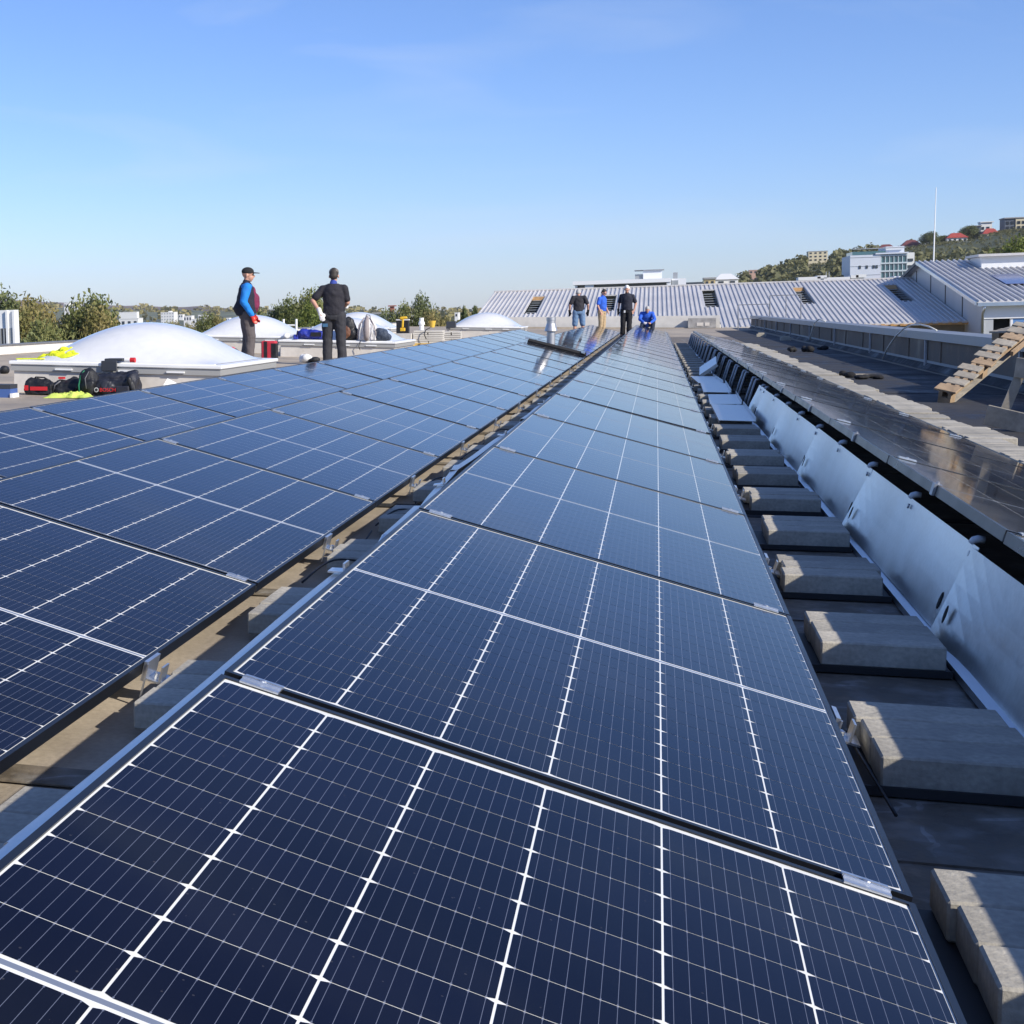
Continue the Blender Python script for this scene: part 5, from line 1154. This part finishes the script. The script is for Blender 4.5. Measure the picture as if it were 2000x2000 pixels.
for x, y, z, r, lm, sd, lb in [(-29.0, 160, 1.1, 1.9, lf_d, 2, 'dark tree below the brick chimney'), (-30.8, 162, .2, 1.7, lf_g, 3, 'low tree right of the striped backpack'), (-27.2, 160, 1.8, 1.5, lf_g, 4, 'tree just left of the tallest one behind the stacks'), (-25.4, 161, 2.7, 1.9, lf_d, 1, 'tallest dark tree behind the slab stacks'), (-24.0, 158, .8, 1.6, lf_o, 5, 'olive tree right of the tallest one'), (-22.7, 158, .1, 1.5, lf_o, 6, 'low olive tree left of the far dome')]:
    tree(lb, x, y, z, r, 'round', lm, LR_, seed=sd)
for x, lb in ((-20.5, 'left poplar of the pair over the far dome'), (-19.3, 'right poplar of the pair over the far dome')): tree(lb, x, 160, 1.45, .85, 'poplar', lf_d, 'poplars over the far dome', seed=7)
for x, y, z, r, lm, sd, lb in [(-78.7, 250, 1.9, 2.6, lf_g, 2, 'small round tree over the second row dome'), (-76.6, 250, 1.2, 2.0, lf_o, 4, 'small olive tree right of the round one'), (-84.7, 250, .7, 2.2, lf_o, 3, 'yellowing bush tree before the white slab block'), (-87.0, 252, .4, 2.2, lf_g, 5, 'green bush tree left of the yellowing one'), (-81.8, 248, .2, 2.4, lf_o, 6, 'low yellow bush between the domes')]:
    tree(lb, x, y, z, r, 'round', lm, 'small trees beyond the first dome', seed=sd)
RG_ = 'trees above the gabled hall roof'
for x, y, z, r, lm, sd, lb in [(54.2, 250, 10.0, 3.6, lf_b, 2, 'large bright green tree at the right edge'), (51.2, 252, 8.2, 2.6, lf_b, 3, 'bright green tree left of the large one'), (48.8, 255, 7.2, 2.2, lf_g, 4, 'darker green tree left of the bright pair'), (46.4, 258, 6.5, 2.0, lf_o, 5, 'brownish tree near the roof vent box'), (44.4, 262, 6.3, 1.9, lf_g, 6, 'green tree in the middle of the hillside clump')]:
    tree(lb, x, y, z, r, 'round', lm, RG_, seed=sd, ground=-6)
for x, y, z, r, lm, sd, lb in [(167*.98, 985, 43, 6, lf_d, 3, 'dark pine behind the white gabled house'), (192, 1015, 47, 7, lf_d, 4, 'dark tree left of the modern villa'), (176, 1010, 41, 5, lf_d, 5, 'dark tree left of the wide red roof')]:
    tree(lb, x, y, z, r, 'round', lm, 'dark trees on the hillside', seed=sd, ground=hill_r(x/y, y)-1)
# woodland on the right slope: one mass
q = random.Random(21); vs = []; fs = []
for k in range(3600):
    t_ = q.uniform(.03, .36); d = q.uniform(480, 1060)**1.0
    if q.random() > .3 and t_ > .30: continue
    if .118 < t_ < .158 and d < 640: continue
    x0_, z0_ = t_*d, hill_r(t_, d)
    low_ = any(abs(t_-cx_/y0_)*y0_ < w_ and y0_-300 < d < y0_+14 for cx_, w_, y0_ in ((100.5, 9, 1000), (61, 5, 1000), (143, 8, 1010), (155, 8, 990), (167.5, 7, 1000), (182, 9, 1000), (199, 9, 985), (200, 11, 1020), (218, 13, 1000)))
    if low_ and any(abs(t_-cx_/y0_)*y0_ < w_ and abs(d-y0_) < 16 for cx_, w_, y0_ in ((100.5, 9, 1000), (61, 5, 1000), (143, 8, 1010), (155, 8, 990), (167.5, 7, 1000), (182, 9, 1000), (199, 9, 985), (200, 11, 1020), (218, 13, 1000))): continue
    r = q.uniform(.5, 1.1) if low_ else q.uniform(2.0, 4.2); h = r*q.uniform(1.0, 1.5)
    base = G(x0_, d, z0_)
    for i in range(34):
        u = Vector((q.gauss(0, 1), q.gauss(0, 1), q.gauss(.2, 1))).normalized()
        p_ = base + Vector((u.x*r, u.y*r, h*.75+u.z*h*.8))*q.uniform(.75, 1.05)-base*0
        n_ = (u+Vector((q.gauss(0, .6), q.gauss(0, .6), q.gauss(0, .6)))).normalized(); a_ = n_.orthogonal().normalized(); a_.rotate(Matrix.Rotation(q.uniform(0, 6.28), 3, n_)); b_ = n_.cross(a_)
        s_ = r*q.uniform(.22, .42); j = len(vs); p_ = base + Vector((u.x*r, u.y*r, h*.75+u.z*h*.8))*q.uniform(.8, 1.05)
        vs += [p_-a_*s_, p_-b_*s_*.8, p_+a_*s_, p_+b_*s_*.8]; fs.append((j, j+1, j+2, j+3))
me = bpy.data.meshes.new('woodland'); me.from_pydata(vs, [], fs); me.materials.append(lf_w); prop(inst('woodland', me), 'brownish green wood covering the right hillside', 'woodland', kind='stuff')
# scrub on the far left plain
vs = []; fs = []
for k in range(900):
    t_ = q.uniform(-.56, -.10); d = math.exp(q.uniform(math.log(330), math.log(3200))); r = q.uniform(2.0, 4.2)*(1+d/2500); z0_ = max(hill_l(t_, d), hill_l2(t_, d) if d > 1000 else -9.3)
    if any(abs(t_-c) < .012 and d < 1800 for c in (-.345, -.376, -.33, -.322, -.42)): continue
    base = G(t_*d, d, z0_)
    for i in range(14):
        u = Vector((q.gauss(0, 1), q.gauss(0, 1), abs(q.gauss(0, .8)))).normalized(); p_ = base+Vector((u.x*r*1.4, u.y*r, u.z*r*1.3))
        n_ = (u+Vector((q.gauss(0, .6), q.gauss(0, .6), q.gauss(0, .6)))).normalized(); a_ = n_.orthogonal().normalized(); b_ = n_.cross(a_); s_ = r*q.uniform(.35, .7); j = len(vs)
        vs += [p_-a_*s_, p_-b_*s_, p_+a_*s_, p_+b_*s_]; fs.append((j, j+1, j+2, j+3))
me = bpy.data.meshes.new('scrub'); me.from_pydata(vs, [], fs); me.materials.append(lf_o); prop(inst('scrub', me), 'patchy scrub and hedges on the far left plain', 'scrub', kind='stuff')

# ------------------------------------------------------------------ haze
hz_m = bpy.data.materials.new('haze'); hz_m.use_nodes = True; n, l = hz_m.node_tree.nodes, hz_m.node_tree.links
n.remove(n['Principled BSDF']); pvn = n.new('ShaderNodeVolumePrincipled'); pvn.inputs['Color'].default_value = (.94, .96, 1, 1); pvn.inputs['Density'].default_value = 4.5e-5; pvn.inputs['Anisotropy'].default_value = 0
l.new(pvn.outputs[0], n['Material Output'].inputs['Volume'])
prop(MB().box(-6200, 6200, -6200, 6200, -160, 190).build('haze', hz_m), kind='stuff')
